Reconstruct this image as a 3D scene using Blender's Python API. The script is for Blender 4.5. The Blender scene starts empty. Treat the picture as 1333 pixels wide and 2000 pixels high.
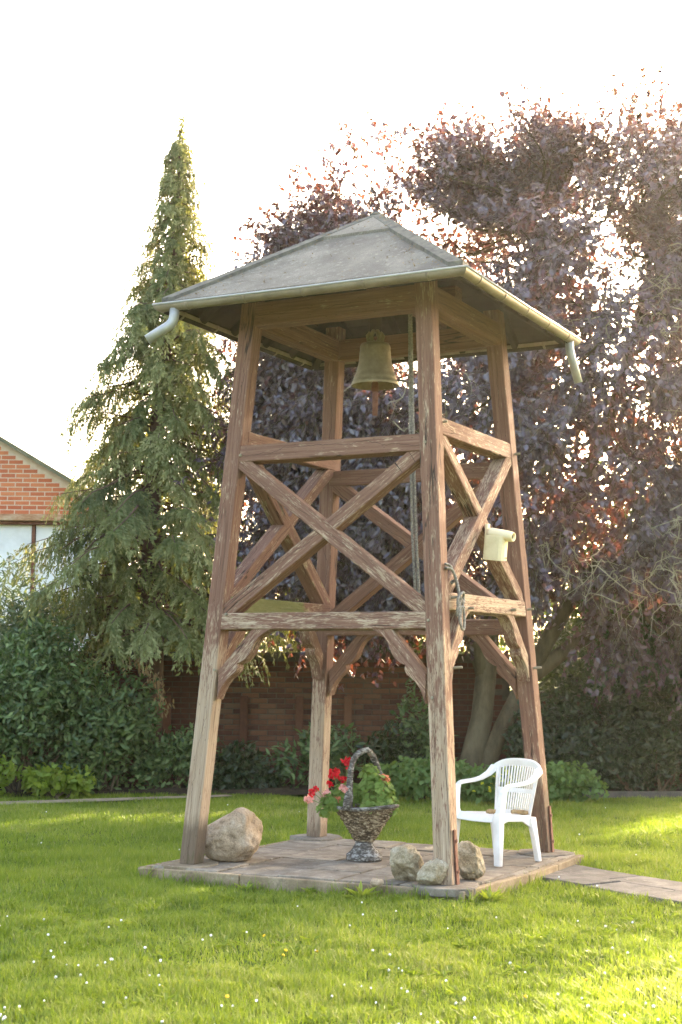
import bpy, math, random
import numpy as np
from mathutils import Vector, Matrix, noise as mnoise

random.seed(7)
rng = np.random.default_rng(11)
scene = bpy.context.scene
COL = scene.collection

# ------------------------------------------------------------------ camera
cam_d = bpy.data.cameras.new("camera")
cam = bpy.data.objects.new("camera", cam_d)
COL.objects.link(cam)
cam.matrix_world = (Matrix.Translation((0, 0, 1.71)) @ Matrix.Rotation(math.radians(90) + 0.1029, 4, 'X')
                    @ Matrix.Rotation(0.0081, 4, 'Z'))
cam_d.sensor_fit = 'VERTICAL'
cam_d.sensor_height = 36.0
cam_d.lens = 2865.4 / 2000 * 36.0
cam_d.clip_end = 2000
cam_d.dof.use_dof = True
cam_d.dof.focus_distance = 11.6
cam_d.dof.aperture_fstop = 4.5
scene.camera = cam

# ------------------------------------------------------------------ light
SUN_EL = math.radians(21)
SUN_AZ = math.radians(31)          # clockwise from +Y (away from the camera, to the right)
world = bpy.data.worlds.new("World")
scene.world = world
world.use_nodes = True
wn = world.node_tree.nodes
wl = world.node_tree.links
bg = wn["Background"]
sky = wn.new("ShaderNodeTexSky")
sky.sky_type = 'NISHITA'
sky.sun_disc = False
sky.sun_elevation = SUN_EL
sky.sun_rotation = SUN_AZ
sky.air_density = 1.0
sky.dust_density = 6.0
sky.ozone_density = 1.0
wl.new(sky.outputs[0], bg.inputs[0])
bg.inputs[1].default_value = 0.15
sun_d = bpy.data.lights.new("sun", 'SUN')
sun_d.energy = 2.7
sun_d.angle = math.radians(0.6)
sun_d.color = (1.0, 0.87, 0.66)
sun = bpy.data.objects.new("sun", sun_d)
COL.objects.link(sun)
sdir = Vector((math.sin(SUN_AZ) * math.cos(SUN_EL), math.cos(SUN_AZ) * math.cos(SUN_EL), math.sin(SUN_EL)))
sun.rotation_euler = sdir.to_track_quat('Z', 'Y').to_euler()
sun.location = (10, 30, 15)
vs = scene.view_settings
vs.view_transform = 'Standard'
vs.look = 'None'
vs.exposure = 3.35
vs.gamma = 1.0
vs.use_white_balance = True
vs.white_balance_temperature = 7400
vs.white_balance_tint = 10
vs.use_curve_mapping = False
scene.cycles.use_denoising = True
scene.cycles.max_bounces = 8
scene.cycles.diffuse_bounces = 4
scene.cycles.glossy_bounces = 2
scene.cycles.transmission_bounces = 4
scene.cycles.volume_bounces = 0
scene.cycles.sample_clamp_indirect = 6.0
scene.cycles.caustics_reflective = False
scene.cycles.caustics_refractive = False


# ------------------------------------------------------------------ helpers
def link(o, parent=None):
    COL.objects.link(o)
    if parent is not None:
        o.parent = parent
    return o


def tag(o, label=None, cat=None, group=None, kind=None):
    if label: o["label"] = label
    if cat: o["category"] = cat
    if group: o["group"] = group
    if kind: o["kind"] = kind
    return o


def empty(name, loc=(0, 0, 0), rz=0.0, label=None, cat=None, group=None):
    o = bpy.data.objects.new(name, None)
    o.empty_display_size = 0.1
    o.location = loc
    o.rotation_euler = (0, 0, rz)
    link(o)
    return tag(o, label, cat, group)


def fast_mesh(name, V, faces_flat, loop_start):
    V = np.ascontiguousarray(V, dtype=np.float32)
    me = bpy.data.meshes.new(name)
    me.vertices.add(len(V))
    me.vertices.foreach_set("co", V.ravel())
    me.loops.add(len(faces_flat))
    me.loops.foreach_set("vertex_index", np.ascontiguousarray(faces_flat, dtype=np.int32))
    me.polygons.add(len(loop_start))
    me.polygons.foreach_set("loop_start", np.ascontiguousarray(loop_start, dtype=np.int32))
    me.update(calc_edges=True)
    return me


def attr(me, name, vals):
    a = me.attributes.new(name, 'FLOAT', 'POINT')
    a.data.foreach_set("value", np.ascontiguousarray(vals, dtype=np.float32))


class MB:
    """collects shapes for one mesh"""
    def __init__(self):
        self.v = []
        self.f = []

    def add(self, v, f):
        b = len(self.v)
        self.v += [tuple(p) for p in v]
        self.f += [tuple(i + b for i in q) for q in f]

    def box(self, c, s, rot=None):
        hx, hy, hz = s[0] / 2, s[1] / 2, s[2] / 2
        P = [Vector((x, y, z)) for z in (-hz, hz) for y in (-hy, hy) for x in (-hx, hx)]
        if rot is not None:
            P = [rot @ p for p in P]
        c = Vector(c)
        self.add([p + c for p in P], [(0, 2, 3, 1), (4, 5, 7, 6), (0, 1, 5, 4), (2, 6, 7, 3), (0, 4, 6, 2), (1, 3, 7, 5)])

    def tube(self, pts, rad, n=8, cap=True, ell=None):
        pts = [Vector(p) for p in pts]
        m = len(pts)
        if not hasattr(rad, '__len__'):
            rad = [rad] * m
        T = []
        for i in range(m):
            a = pts[max(i - 1, 0)]
            b = pts[min(i + 1, m - 1)]
            T.append((b - a).normalized())
        u = T[0].orthogonal().normalized()
        V = []
        for i in range(m):
            u = (u - T[i] * u.dot(T[i]))
            if u.length < 1e-6:
                u = T[i].orthogonal()
            u.normalize()
            w = T[i].cross(u)
            for k in range(n):
                a = 2 * math.pi * k / n
                V.append(pts[i] + (u * math.cos(a) + w * math.sin(a)) * rad[i])
        F = []
        for i in range(m - 1):
            for k in range(n):
                k2 = (k + 1) % n
                F.append((i * n + k, i * n + k2, (i + 1) * n + k2, (i + 1) * n + k))
        if cap:
            F.append(tuple(range(n - 1, -1, -1)))
            F.append(tuple((m - 1) * n + k for k in range(n)))
        self.add(V, F)

    def lathe(self, prof, n=32, ex=1.0, ey=1.0, cap0=True, cap1=False):
        V = []
        for r, z in prof:
            for k in range(n):
                a = 2 * math.pi * k / n
                V.append((r * ex * math.cos(a), r * ey * math.sin(a), z))
        F = []
        for i in range(len(prof) - 1):
            for k in range(n):
                k2 = (k + 1) % n
                F.append((i * n + k, i * n + k2, (i + 1) * n + k2, (i + 1) * n + k))
        if cap0: F.append(tuple(range(n - 1, -1, -1)))
        if cap1: F.append(tuple((len(prof) - 1) * n + k for k in range(n)))
        self.add(V, F)

    def prism(self, poly, h, M=None):
        """poly: 2D outline in (x, y), extruded -h/2..h/2 along z, then M"""
        n = len(poly)
        V = [Vector((x, y, -h / 2)) for x, y in poly] + [Vector((x, y, h / 2)) for x, y in poly]
        if M is not None:
            V = [M @ p for p in V]
        F = [tuple(range(n - 1, -1, -1)), tuple(range(n, 2 * n))]
        for i in range(n):
            j = (i + 1) % n
            F.append((i, j, n + j, n + i))
        self.add(V, F)

    def mesh(self, name, smooth=False):
        me = bpy.data.meshes.new(name)
        me.from_pydata(self.v, [], self.f)
        me.update()
        if smooth:
            me.polygons.foreach_set("use_smooth", [True] * len(me.polygons))
        return me

    def build(self, name, mat, parent=None, smooth=False, bevel=0, seg=2, loc=None, rz=None, angle=None):
        me = self.mesh(name, smooth)
        me.materials.append(mat)
        o = bpy.data.objects.new(name, me)
        link(o, parent)
        if loc is not None: o.location = loc
        if rz is not None: o.rotation_euler = (0, 0, rz)
        if bevel:
            b = o.modifiers.new("bevel", 'BEVEL')
            b.width = bevel
            b.segments = seg
            b.limit_method = 'ANGLE'
            b.angle_limit = math.radians(angle or 40)
        return o


# ------------------------------------------------------------------ materials
def new_mat(name):
    m = bpy.data.materials.new(name)
    m.use_nodes = True
    nt = m.node_tree
    return m, nt, nt.nodes, nt.links, nt.nodes["Principled BSDF"]


def N(nt, t, **kw):
    n = nt.nodes.new(t)
    for k, v in kw.items():
        setattr(n, k, v)
    return n


def ramp(nt, fac, stops):
    r = nt.nodes.new("ShaderNodeValToRGB")
    el = r.color_ramp.elements
    while len(el) > 1: el.remove(el[-1])
    el[0].position = stops[0][0]
    el[0].color = (*stops[0][1], 1)
    for p, c in stops[1:]:
        e = el.new(p)
        e.color = (*c, 1)
    nt.links.new(fac, r.inputs[0])
    return r


def mixc(nt, fac, a, b, mode='MIX'):
    m = nt.nodes.new("ShaderNodeMix")
    m.data_type = 'RGBA'
    m.blend_type = mode
    for sock, val in ((m.inputs[0], fac), (m.inputs[6], a), (m.inputs[7], b)):
        if hasattr(val, 'links'):
            nt.links.new(val, sock)
        elif hasattr(val, '__len__'):
            sock.default_value = (*val, 1) if len(val) == 3 else val
        else:
            sock.default_value = val
    return m.outputs[2]


def math_n(nt, op, a, b=None, clamp=False):
    m = nt.nodes.new("ShaderNodeMath")
    m.operation = op
    m.use_clamp = clamp
    for s, v in ((m.inputs[0], a), (m.inputs[1], b)):
        if v is None: continue
        if hasattr(v, 'links'): nt.links.new(v, s)
        else: s.default_value = v
    return m.outputs[0]


def tex_noise(nt, scale, detail=4, rough=0.6, vec=None, dist=0.0):
    n = nt.nodes.new("ShaderNodeTexNoise")
    n.inputs['Scale'].default_value = scale
    n.inputs['Detail'].default_value = detail
    n.inputs['Roughness'].default_value = rough
    n.inputs['Distortion'].default_value = dist
    if vec is not None: nt.links.new(vec, n.inputs['Vector'])
    return n.outputs[0]


def objvec(nt, scale=(1, 1, 1), rand=True):
    tc = nt.nodes.new("ShaderNodeTexCoord")
    mp = nt.nodes.new("ShaderNodeMapping")
    mp.inputs['Scale'].default_value = scale
    v = tc.outputs['Object']
    if rand:
        oi = nt.nodes.new("ShaderNodeObjectInfo")
        k = math_n(nt, 'MULTIPLY', oi.outputs['Random'], 37.0)
        ad = nt.nodes.new("ShaderNodeVectorMath")
        ad.operation = 'ADD'
        nt.links.new(v, ad.inputs[0])
        nt.links.new(k, ad.inputs[1])
        v = ad.outputs[0]
    nt.links.new(v, mp.inputs[0])
    return mp.outputs[0]


def bump(nt, bsdf, height, strength=0.4, dist=0.01):
    b = nt.nodes.new("ShaderNodeBump")
    b.inputs['Strength'].default_value = strength
    b.inputs['Distance'].default_value = dist
    nt.links.new(height, b.inputs['Height'])
    nt.links.new(b.outputs[0], bsdf.inputs['Normal'])


def wood_material():
    """reddish brown stain, worn to bare silver-tan timber where the 'wear' attribute is high"""
    m, nt, nd, lk, bs = new_mat("weathered_stained_timber")
    grain = tex_noise(nt, 1.0, 6, 0.65, objvec(nt, (1.5, 55, 55)), 0.5)
    fine = tex_noise(nt, 1.0, 4, 0.65, objvec(nt, (14, 110, 110)))
    blot = tex_noise(nt, 1.0, 5, 0.65, objvec(nt, (4.5, 13, 13)))
    crackn = tex_noise(nt, 1.0, 3, 0.5, objvec(nt, (0.55, 9, 9)), 0.35)
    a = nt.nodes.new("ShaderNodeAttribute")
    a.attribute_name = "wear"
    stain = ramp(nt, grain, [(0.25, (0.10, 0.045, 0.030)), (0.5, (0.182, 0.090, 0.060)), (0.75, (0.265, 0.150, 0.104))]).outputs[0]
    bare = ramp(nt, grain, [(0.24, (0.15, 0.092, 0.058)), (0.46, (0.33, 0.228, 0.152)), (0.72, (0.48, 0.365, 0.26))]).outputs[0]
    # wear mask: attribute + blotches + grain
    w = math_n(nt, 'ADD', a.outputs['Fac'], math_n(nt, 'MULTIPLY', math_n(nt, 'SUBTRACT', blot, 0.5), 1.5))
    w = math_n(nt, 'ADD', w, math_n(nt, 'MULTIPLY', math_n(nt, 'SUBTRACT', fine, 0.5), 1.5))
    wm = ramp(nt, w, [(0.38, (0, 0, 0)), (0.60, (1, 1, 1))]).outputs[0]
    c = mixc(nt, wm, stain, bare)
    # cracks along the grain
    cr = math_n(nt, 'ABSOLUTE', math_n(nt, 'SUBTRACT', crackn, 0.5))
    crm = ramp(nt, cr, [(0.003, (1, 1, 1)), (0.011, (0, 0, 0))]).outputs[0]
    gate = ramp(nt, tex_noise(nt, 1.0, 2, 0.5, objvec(nt, (0.9, 2, 2))), [(0.54, (0, 0, 0)), (0.6, (1, 1, 1))]).outputs[0]
    crm = math_n(nt, 'MULTIPLY', crm, gate)
    tc = nt.nodes.new("ShaderNodeTexCoord")
    sx = nt.nodes.new("ShaderNodeSeparateXYZ")
    lk.new(tc.outputs['Object'], sx.inputs[0])
    oi = nt.nodes.new("ShaderNodeObjectInfo")
    for ax_, sd in (('Y', 3.0), ('Z', 17.0)):
        n1 = nt.nodes.new("ShaderNodeTexNoise")
        n1.noise_dimensions = '2D'
        n1.inputs['Scale'].default_value = 1.0
        n1.inputs['Detail'].default_value = 5
        n1.inputs['Roughness'].default_value = 0.6
        cv = nt.nodes.new("ShaderNodeCombineXYZ")
        lk.new(math_n(nt, 'MULTIPLY', sx.outputs['X'], 0.9), cv.inputs[0])
        lk.new(math_n(nt, 'ADD', math_n(nt, 'MULTIPLY', oi.outputs['Random'], 53.0), sd), cv.inputs[1])
        lk.new(cv.outputs[0], n1.inputs['Vector'])
        path = math_n(nt, 'MULTIPLY', math_n(nt, 'SUBTRACT', n1.outputs[0], 0.5), 0.30)
        d_ = math_n(nt, 'ABSOLUTE', math_n(nt, 'SUBTRACT', sx.outputs[ax_], path))
        wv_ = math_n(nt, 'MULTIPLY', tex_noise(nt, 1.0, 3, 0.6, objvec(nt, (2.2, 0.2, 0.2))), 0.0055)
        ck = math_n(nt, 'LESS_THAN', d_, math_n(nt, 'SUBTRACT', wv_, 0.0017))
        crm = math_n(nt, 'MAXIMUM', crm, ck)
    c = mixc(nt, math_n(nt, 'MULTIPLY', crm, 0.9), c, (0.025, 0.016, 0.012))
    # dark knots / dirt spots
    vo = nt.nodes.new("ShaderNodeTexVoronoi")
    lk.new(objvec(nt, (2.2, 7, 7)), vo.inputs['Vector'])
    kn = ramp(nt, vo.outputs['Distance'], [(0.06, (1, 1, 1)), (0.14, (0, 0, 0))]).outputs[0]
    c = mixc(nt, math_n(nt, 'MULTIPLY', kn, 0.7), c, (0.06, 0.032, 0.02))
    # moss attribute
    a2 = nt.nodes.new("ShaderNodeAttribute")
    a2.attribute_name = "moss"
    mo = math_n(nt, 'ADD', a2.outputs['Fac'], math_n(nt, 'MULTIPLY', math_n(nt, 'SUBTRACT', blot, 0.5), 1.4))
    mom = ramp(nt, mo, [(0.4, (0, 0, 0)), (0.62, (1, 1, 1))]).outputs[0]
    c = mixc(nt, math_n(nt, 'MULTIPLY', mom, 0.85), c, (0.13, 0.145, 0.045))
    # darker towards the foot; on the left front post this paints shade
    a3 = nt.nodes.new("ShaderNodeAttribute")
    a3.attribute_name = "foot_dark"
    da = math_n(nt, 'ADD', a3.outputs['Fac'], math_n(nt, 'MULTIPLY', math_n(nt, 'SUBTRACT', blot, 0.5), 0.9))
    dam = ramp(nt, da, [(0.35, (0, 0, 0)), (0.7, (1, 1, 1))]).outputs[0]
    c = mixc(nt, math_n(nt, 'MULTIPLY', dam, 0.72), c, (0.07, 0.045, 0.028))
    lk.new(c, bs.inputs['Base Color'])
    bs.inputs['Roughness'].default_value = 0.82
    bs.inputs['Specular IOR Level'].default_value = 0.25
    h = math_n(nt, 'ADD', math_n(nt, 'MULTIPLY', grain, 0.7), math_n(nt, 'MULTIPLY', fine, 0.35))
    h = math_n(nt, 'SUBTRACT', h, math_n(nt, 'MULTIPLY', crm, 1.6))
    bump(nt, bs, h, 0.8, 0.008)
    return m


def simple_mat(name, cols, scale=8, rough=0.8, spec=0.3, bumps=0.3, bscale=None, bdist=0.01, metallic=0.0, detail=6, vscale=(1, 1, 1), rand=True):
    m, nt, nd, lk, bs = new_mat(name)
    v = objvec(nt, vscale, rand)
    n1 = tex_noise(nt, scale, detail, 0.65, v)
    k = len(cols)
    st = [(0.28 + 0.44 * i / max(k - 1, 1), c) for i, c in enumerate(cols)]
    lk.new(ramp(nt, n1, st).outputs[0], bs.inputs['Base Color'])
    bs.inputs['Roughness'].default_value = rough
    bs.inputs['Specular IOR Level'].default_value = spec
    bs.inputs['Metallic'].default_value = metallic
    if bumps:
        bump(nt, bs, tex_noise(nt, bscale or scale * 4, 5, 0.65, v), bumps, bdist)
    return m


def leaf_mat(name, ramp_cols, trans_col, trans=0.35, rough=0.45, spec=0.5, mid=None):
    """per-leaf colour by the 'rnd' attribute; thin leaves let light through"""
    m, nt, nd, lk, bs = new_mat(name)
    a = nt.nodes.new("ShaderNodeAttribute")
    a.attribute_name = "rnd"
    k = len(ramp_cols)
    c = ramp(nt, a.outputs['Fac'], [(i / max(k - 1, 1), col) for i, col in enumerate(ramp_cols)]).outputs[0]
    lk.new(c, bs.inputs['Base Color'])
    bs.inputs['Roughness'].default_value = rough
    bs.inputs['Specular IOR Level'].default_value = spec
    tr = nt.nodes.new("ShaderNodeBsdfTranslucent")
    tc = mixc(nt, 0.35, trans_col, c)
    lk.new(tc, tr.inputs['Color'])
    mx = nt.nodes.new("ShaderNodeMixShader")
    mx.inputs[0].default_value = trans
    lk.new(bs.outputs[0], mx.inputs[1])
    lk.new(tr.outputs[0], mx.inputs[2])
    lk.new(mx.outputs[0], nt.nodes["Material Output"].inputs['Surface'])
    return m


M_WOOD = wood_material()
M_ROOF = None
def roof_material():
    m, nt, nd, lk, bs = new_mat("bitumen_felt")
    v = objvec(nt, (1, 1, 1))
    big = tex_noise(nt, 2.5, 5, 0.6, v)
    fine = tex_noise(nt, 160, 2, 0.7, v)
    c = ramp(nt, big, [(0.3, (0.095, 0.08, 0.062)), (0.5, (0.15, 0.13, 0.102)), (0.7, (0.22, 0.192, 0.152))]).outputs[0]
    c2 = ramp(nt, fine, [(0.35, (0.55, 0.55, 0.55)), (0.65, (1.35, 1.33, 1.28))]).outputs[0]
    c = mixc(nt, 0.7, c, c2, 'MULTIPLY')
    lich = ramp(nt, tex_noise(nt, 22, 5, 0.7, v), [(0.55, (0, 0, 0)), (0.68, (1, 1, 1))]).outputs[0]
    c = mixc(nt, math_n(nt, 'MULTIPLY', lich, 0.6), c, (0.31, 0.28, 0.22))
    lk.new(c, bs.inputs['Base Color'])
    bs.inputs['Roughness'].default_value = 0.85
    bs.inputs['Specular IOR Level'].default_value = 0.3
    bump(nt, bs, fine, 0.5, 0.004)
    return m
M_ROOF = roof_material()
M_ROOFCAP = simple_mat("bitumen_hip_strip", [(0.07, 0.062, 0.05), (0.12, 0.11, 0.09), (0.17, 0.155, 0.115)], 14, 0.9, 0.2, 0.5, 90, 0.006)
M_ZINC = simple_mat("aged_zinc", [(0.16, 0.12, 0.088), (0.23, 0.182, 0.138), (0.30, 0.25, 0.20)], 5, 0.5, 0.5, 0.1, 30, 0.002, 0.35)
M_PIPE = simple_mat("grey_zinc_pipe", [(0.28, 0.275, 0.265), (0.40, 0.39, 0.375)], 9, 0.45, 0.5, 0.08, 40, 0.002, 0.3)
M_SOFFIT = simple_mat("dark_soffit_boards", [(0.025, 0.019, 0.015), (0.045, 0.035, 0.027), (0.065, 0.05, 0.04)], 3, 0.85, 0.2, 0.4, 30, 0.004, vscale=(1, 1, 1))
M_RUST = simple_mat("rusty_iron", [(0.09, 0.035, 0.022), (0.17, 0.07, 0.045), (0.22, 0.10, 0.07)], 16, 0.85, 0.3, 0.4, 60, 0.004)
M_ROPE = None
M_BLACK = simple_mat("dark_hollow", [(0.012, 0.011, 0.01), (0.02, 0.018, 0.015)], 5, 0.95, 0.1, 0)  # near-black colour stands in for the shade inside openings


def rope_material():
    m, nt, nd, lk, bs = new_mat("twisted_rope")
    n1 = tex_noise(nt, 60, 3, 0.6, objvec(nt, (1, 1, 1)))
    lk.new(ramp(nt, n1, [(0.3, (0.13, 0.115, 0.10)), (0.7, (0.33, 0.30, 0.26))]).outputs[0], bs.inputs['Base Color'])
    bs.inputs['Roughness'].default_value = 0.95
    bump(nt, bs, n1, 0.6, 0.004)
    return m
M_ROPE = rope_material()

# ------------------------------------------------------------------ ground, lawn
HAZE = 0.0003
LAWN_BACK = 19.3
TX, TY, TZ, TH = 0.2974, 12.4393, 0.10, -0.47017
CT, ST = math.cos(TH), math.sin(TH)


def to_loc(x, y):
    dx, dy = x - TX, y - TY
    return CT * dx + ST * dy, -ST * dx + CT * dy


def to_world(lx, ly, lz=0.0):
    return Vector((TX + CT * lx - ST * ly, TY + ST * lx + CT * ly, TZ + lz))


def ground_mat():
    m, nt, nd, lk, bs = new_mat("lawn_soil")
    tc = nt.nodes.new("ShaderNodeTexCoord")
    n1 = tex_noise(nt, 0.9, 5, 0.6, tc.outputs['Object'])
    n2 = tex_noise(nt, 26, 5, 0.7, tc.outputs['Object'])
    c = ramp(nt, n1, [(0.3, (0.055, 0.085, 0.012)), (0.55, (0.085, 0.115, 0.018)), (0.75, (0.13, 0.14, 0.035))]).outputs[0]
    c = mixc(nt, 0.55, c, ramp(nt, n2, [(0.3, (0.35, 0.35, 0.3)), (0.7, (1.5, 1.5, 1.4))]).outputs[0], 'MULTIPLY')
    lk.new(c, bs.inputs['Base Color'])
    bs.inputs['Roughness'].default_value = 0.95
    bs.inputs['Specular IOR Level'].default_value = 0.1
    bump(nt, bs, n2, 0.6, 0.02)
    return m


def bumps_z(x, y):
    return 0.012 * np.sin(x * 1.7 + 0.4) * np.sin(y * 1.3 + 1.0) + 0.008 * np.sin(x * 3.9 + y * 2.3)


xs = np.concatenate([[-400, -120, -40, -15], np.linspace(-8, 9, 70), [15, 40, 120, 400]])
ys = np.concatenate([[-60, -20, -5], np.linspace(3, 22, 80), [26, 40, 80, 200, 600]])
gx, gy = np.meshgrid(xs, ys)
gz = np.where((np.abs(gx) < 9.5) & (gy > 2) & (gy < 22), bumps_z(gx, gy), -0.02)
V = np.stack([gx.ravel(), gy.ravel(), gz.ravel()], 1)
nx, ny = len(xs), len(ys)
idx = np.arange(nx * ny).reshape(ny, nx)
Fq = np.stack([idx[:-1, :-1], idx[:-1, 1:], idx[1:, 1:], idx[1:, :-1]], -1).reshape(-1, 4)
me = fast_mesh("ground", V, Fq.ravel(), np.arange(len(Fq)) * 4)
me.materials.append(ground_mat())
o = link(bpy.data.objects.new("ground", me))
tag(o, "green lawn ground reaching back to the planted bed", kind="structure")

# polygon of the platform and path, in tower-local coordinates
PLAT = [(-1.42, -1.415), (1.335, -1.27), (1.43, -0.2), (1.43, 1.2), (-1.25, 1.2), (-1.30, 0.3)]
PATH_DIR = Vector((0.575, -0.818)).normalized()          # world
PATH_A = Vector((1.955, 12.70))
PATH_B = Vector((1.53, 11.93))


def in_poly(x, y, poly):
    c = np.zeros(x.shape, bool)
    n = len(poly)
    for i in range(n):
        x0, y0 = poly[i]
        x1, y1 = poly[(i + 1) % n]
        cond = (y0 > y) != (y1 > y)
        c ^= cond & (x < (x1 - x0) * (y - y0) / (y1 - y0 + 1e-12) + x0)
    return c


pA2 = PATH_A + PATH_DIR * 5.0
pB2 = PATH_B + PATH_DIR * 5.0
PATH_POLY = [tuple(PATH_A - PATH_DIR * 0.3), tuple(pA2), tuple(pB2), tuple(PATH_B - PATH_DIR * 0.3)]
# gravel path strip along the bed on the left
STRIP = [(-7.0, 16.5), (-4.0, 17.55), (-2.6, 18.25), (-1.3, 18.95), (-1.45, 19.15), (-2.8, 18.55), (-4.1, 17.95), (-7.0, 16.95)]


def hard_ground(x, y):
    lx = CT * (x - TX) + ST * (y - TY)
    ly = -ST * (x - TX) + CT * (y - TY)
    return in_poly(lx, ly, PLAT) | in_poly(x, y, PATH_POLY) | in_poly(x, y, STRIP)


def vnoise(x, y, s, seed=0):
    """cheap smooth value noise, vectorised"""
    r = np.random.default_rng(1000 + seed).random((64, 64))
    X, Y = x / s, y / s
    i, j = np.floor(X).astype(int), np.floor(Y).astype(int)
    fx, fy = X - i, Y - j
    fx, fy = fx * fx * (3 - 2 * fx), fy * fy * (3 - 2 * fy)
    g = lambda a, b: r[a % 64, b % 64]
    return (g(i, j) * (1 - fx) + g(i + 1, j) * fx) * (1 - fy) + (g(i, j + 1) * (1 - fx) + g(i + 1, j + 1) * fx) * fy


def grass_mat():
    m = leaf_mat("grass_blades", [(0.06, 0.105, 0.011), (0.135, 0.19, 0.018), (0.205, 0.25, 0.028), (0.29, 0.29, 0.052), (0.40, 0.35, 0.15)],
                 (0.30, 0.42, 0.03), 0.42, 0.5, 0.35)
    return m


def make_grass():
    Vs, Fs, Ls, Rs = [], [], [], []
    vb = lbase = 0
    for y0, y1, dens, wid, hgt in ((5.6, 8.5, 7500, 0.0050, 0.052), (8.5, 11, 5400, 0.0060, 0.052), (11, 14, 4200, 0.0085, 0.052), (14, LAWN_BACK + 0.15, 2800, 0.0105, 0.052)):
        hw1 = 0.27 * y1 + 0.7
        n = int(dens * (y1 - y0) * 2 * hw1)
        y = rng.uniform(y0, y1, n)
        x = rng.uniform(-hw1, hw1, n)
        k = (np.abs(x) < 0.27 * y + 0.7) & ~hard_ground(x, y)
        # thin, patchy density
        dn = 0.6 * vnoise(x, y, 0.22, 1) + 0.4 * vnoise(x, y, 0.8, 2)
        k &= rng.random(n) < (0.35 + 0.95 * dn)
        # let the bed edge be ragged
        k &= y < LAWN_BACK + 0.12 * np.sin(x * 3) - 0.15 + 0.02 * x
        x, y = x[k], y[k]
        n = len(x)
        z = bumps_z(x, y)
        tuft = np.clip(vnoise(x, y, 0.16, 3) * 1.1 + vnoise(x, y, 0.5, 4) * 0.7 - 0.55, 0, 1.3)
        h = hgt * (0.40 + rng.random(n) * 0.60 + tuft * 0.95)
        lx = CT * (x - TX) + ST * (y - TY)
        ly = -ST * (x - TX) + CT * (y - TY)
        hug = in_poly(lx * 0.955, ly * 0.955, PLAT)
        h = np.where(hug, h * rng.uniform(1.0, 2.5, n), h)
        w = wid * rng.uniform(0.7, 1.4, n)
        az = rng.uniform(0, 2 * np.pi, n)
        az2 = az + rng.normal(0, 0.4, n)
        lean = rng.uniform(0.1, 1.05, n) * h
        sx, sy = -np.sin(az), np.cos(az)
        tipx, tipy = x + np.cos(az2) * lean, y + np.sin(az2) * lean
        mx_, my_ = x + np.cos(az2) * lean * 0.35, y + np.sin(az2) * lean * 0.35
        hz = h * np.clip(1.0 - 0.25 * (lean / h), 0.4, 1)
        B0 = np.stack([x - sx * w / 2, y - sy * w / 2, z - 0.004], 1)
        B1 = np.stack([x + sx * w / 2, y + sy * w / 2, z - 0.004], 1)
        M0 = np.stack([mx_ + sx * w * 0.42, my_ + sy * w * 0.42, z + hz * 0.62], 1)
        M1 = np.stack([mx_ - sx * w * 0.42, my_ - sy * w * 0.42, z + hz * 0.62], 1)
        Tp = np.stack([tipx, tipy, z + hz], 1)
        nvb = 5 if y0 < 11 else 3
        if nvb == 5:
            Vq = np.stack([B0, B1, M0, M1, Tp], 1).reshape(-1, 3)
            b = vb + np.arange(n)[:, None] * 5
            Fs.append(np.concatenate([b + np.array([[0, 1, 2, 3]]), b + np.array([[3, 2, 4]])], 1).ravel())
            Ls.append((lbase + np.arange(n)[:, None] * 7 + np.array([[0, 4]])).ravel())
            lbase += 7 * n
        else:
            Vq = np.stack([B0, B1, Tp], 1).reshape(-1, 3)
            Fs.append(vb + np.arange(3 * n))
            Ls.append(lbase + np.arange(n) * 3)
            lbase += 3 * n
        patch = vnoise(x, y, 0.55, 6) * 0.45 + vnoise(x, y, 1.7, 7) * 0.45 + vnoise(x, y, 0.15, 8) * 0.2
        r = np.clip((patch - 0.3) * 1.1 + rng.normal(0.06, 0.18, n) + 0.03, 0, 1)
        dry = rng.random(n) < 0.035
        r[dry] = rng.uniform(0.8, 1.0, dry.sum())
        Rs.append(np.repeat(r, nvb))
        Vs.append(Vq)
        vb += n * nvb
    me = fast_mesh("grass", np.concatenate(Vs), np.concatenate(Fs), np.concatenate(Ls))
    attr(me, "rnd", np.concatenate(Rs))
    me.materials.append(grass_mat())
    o = link(bpy.data.objects.new("grass", me))
    tag(o, "short bright green lawn grass with yellowish patches", "grass", kind="stuff")


make_grass()


# ------------------------------------------------------------------ leaves
def unit(a):
    return a / (np.linalg.norm(a, axis=1, keepdims=True) + 1e-9)


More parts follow.
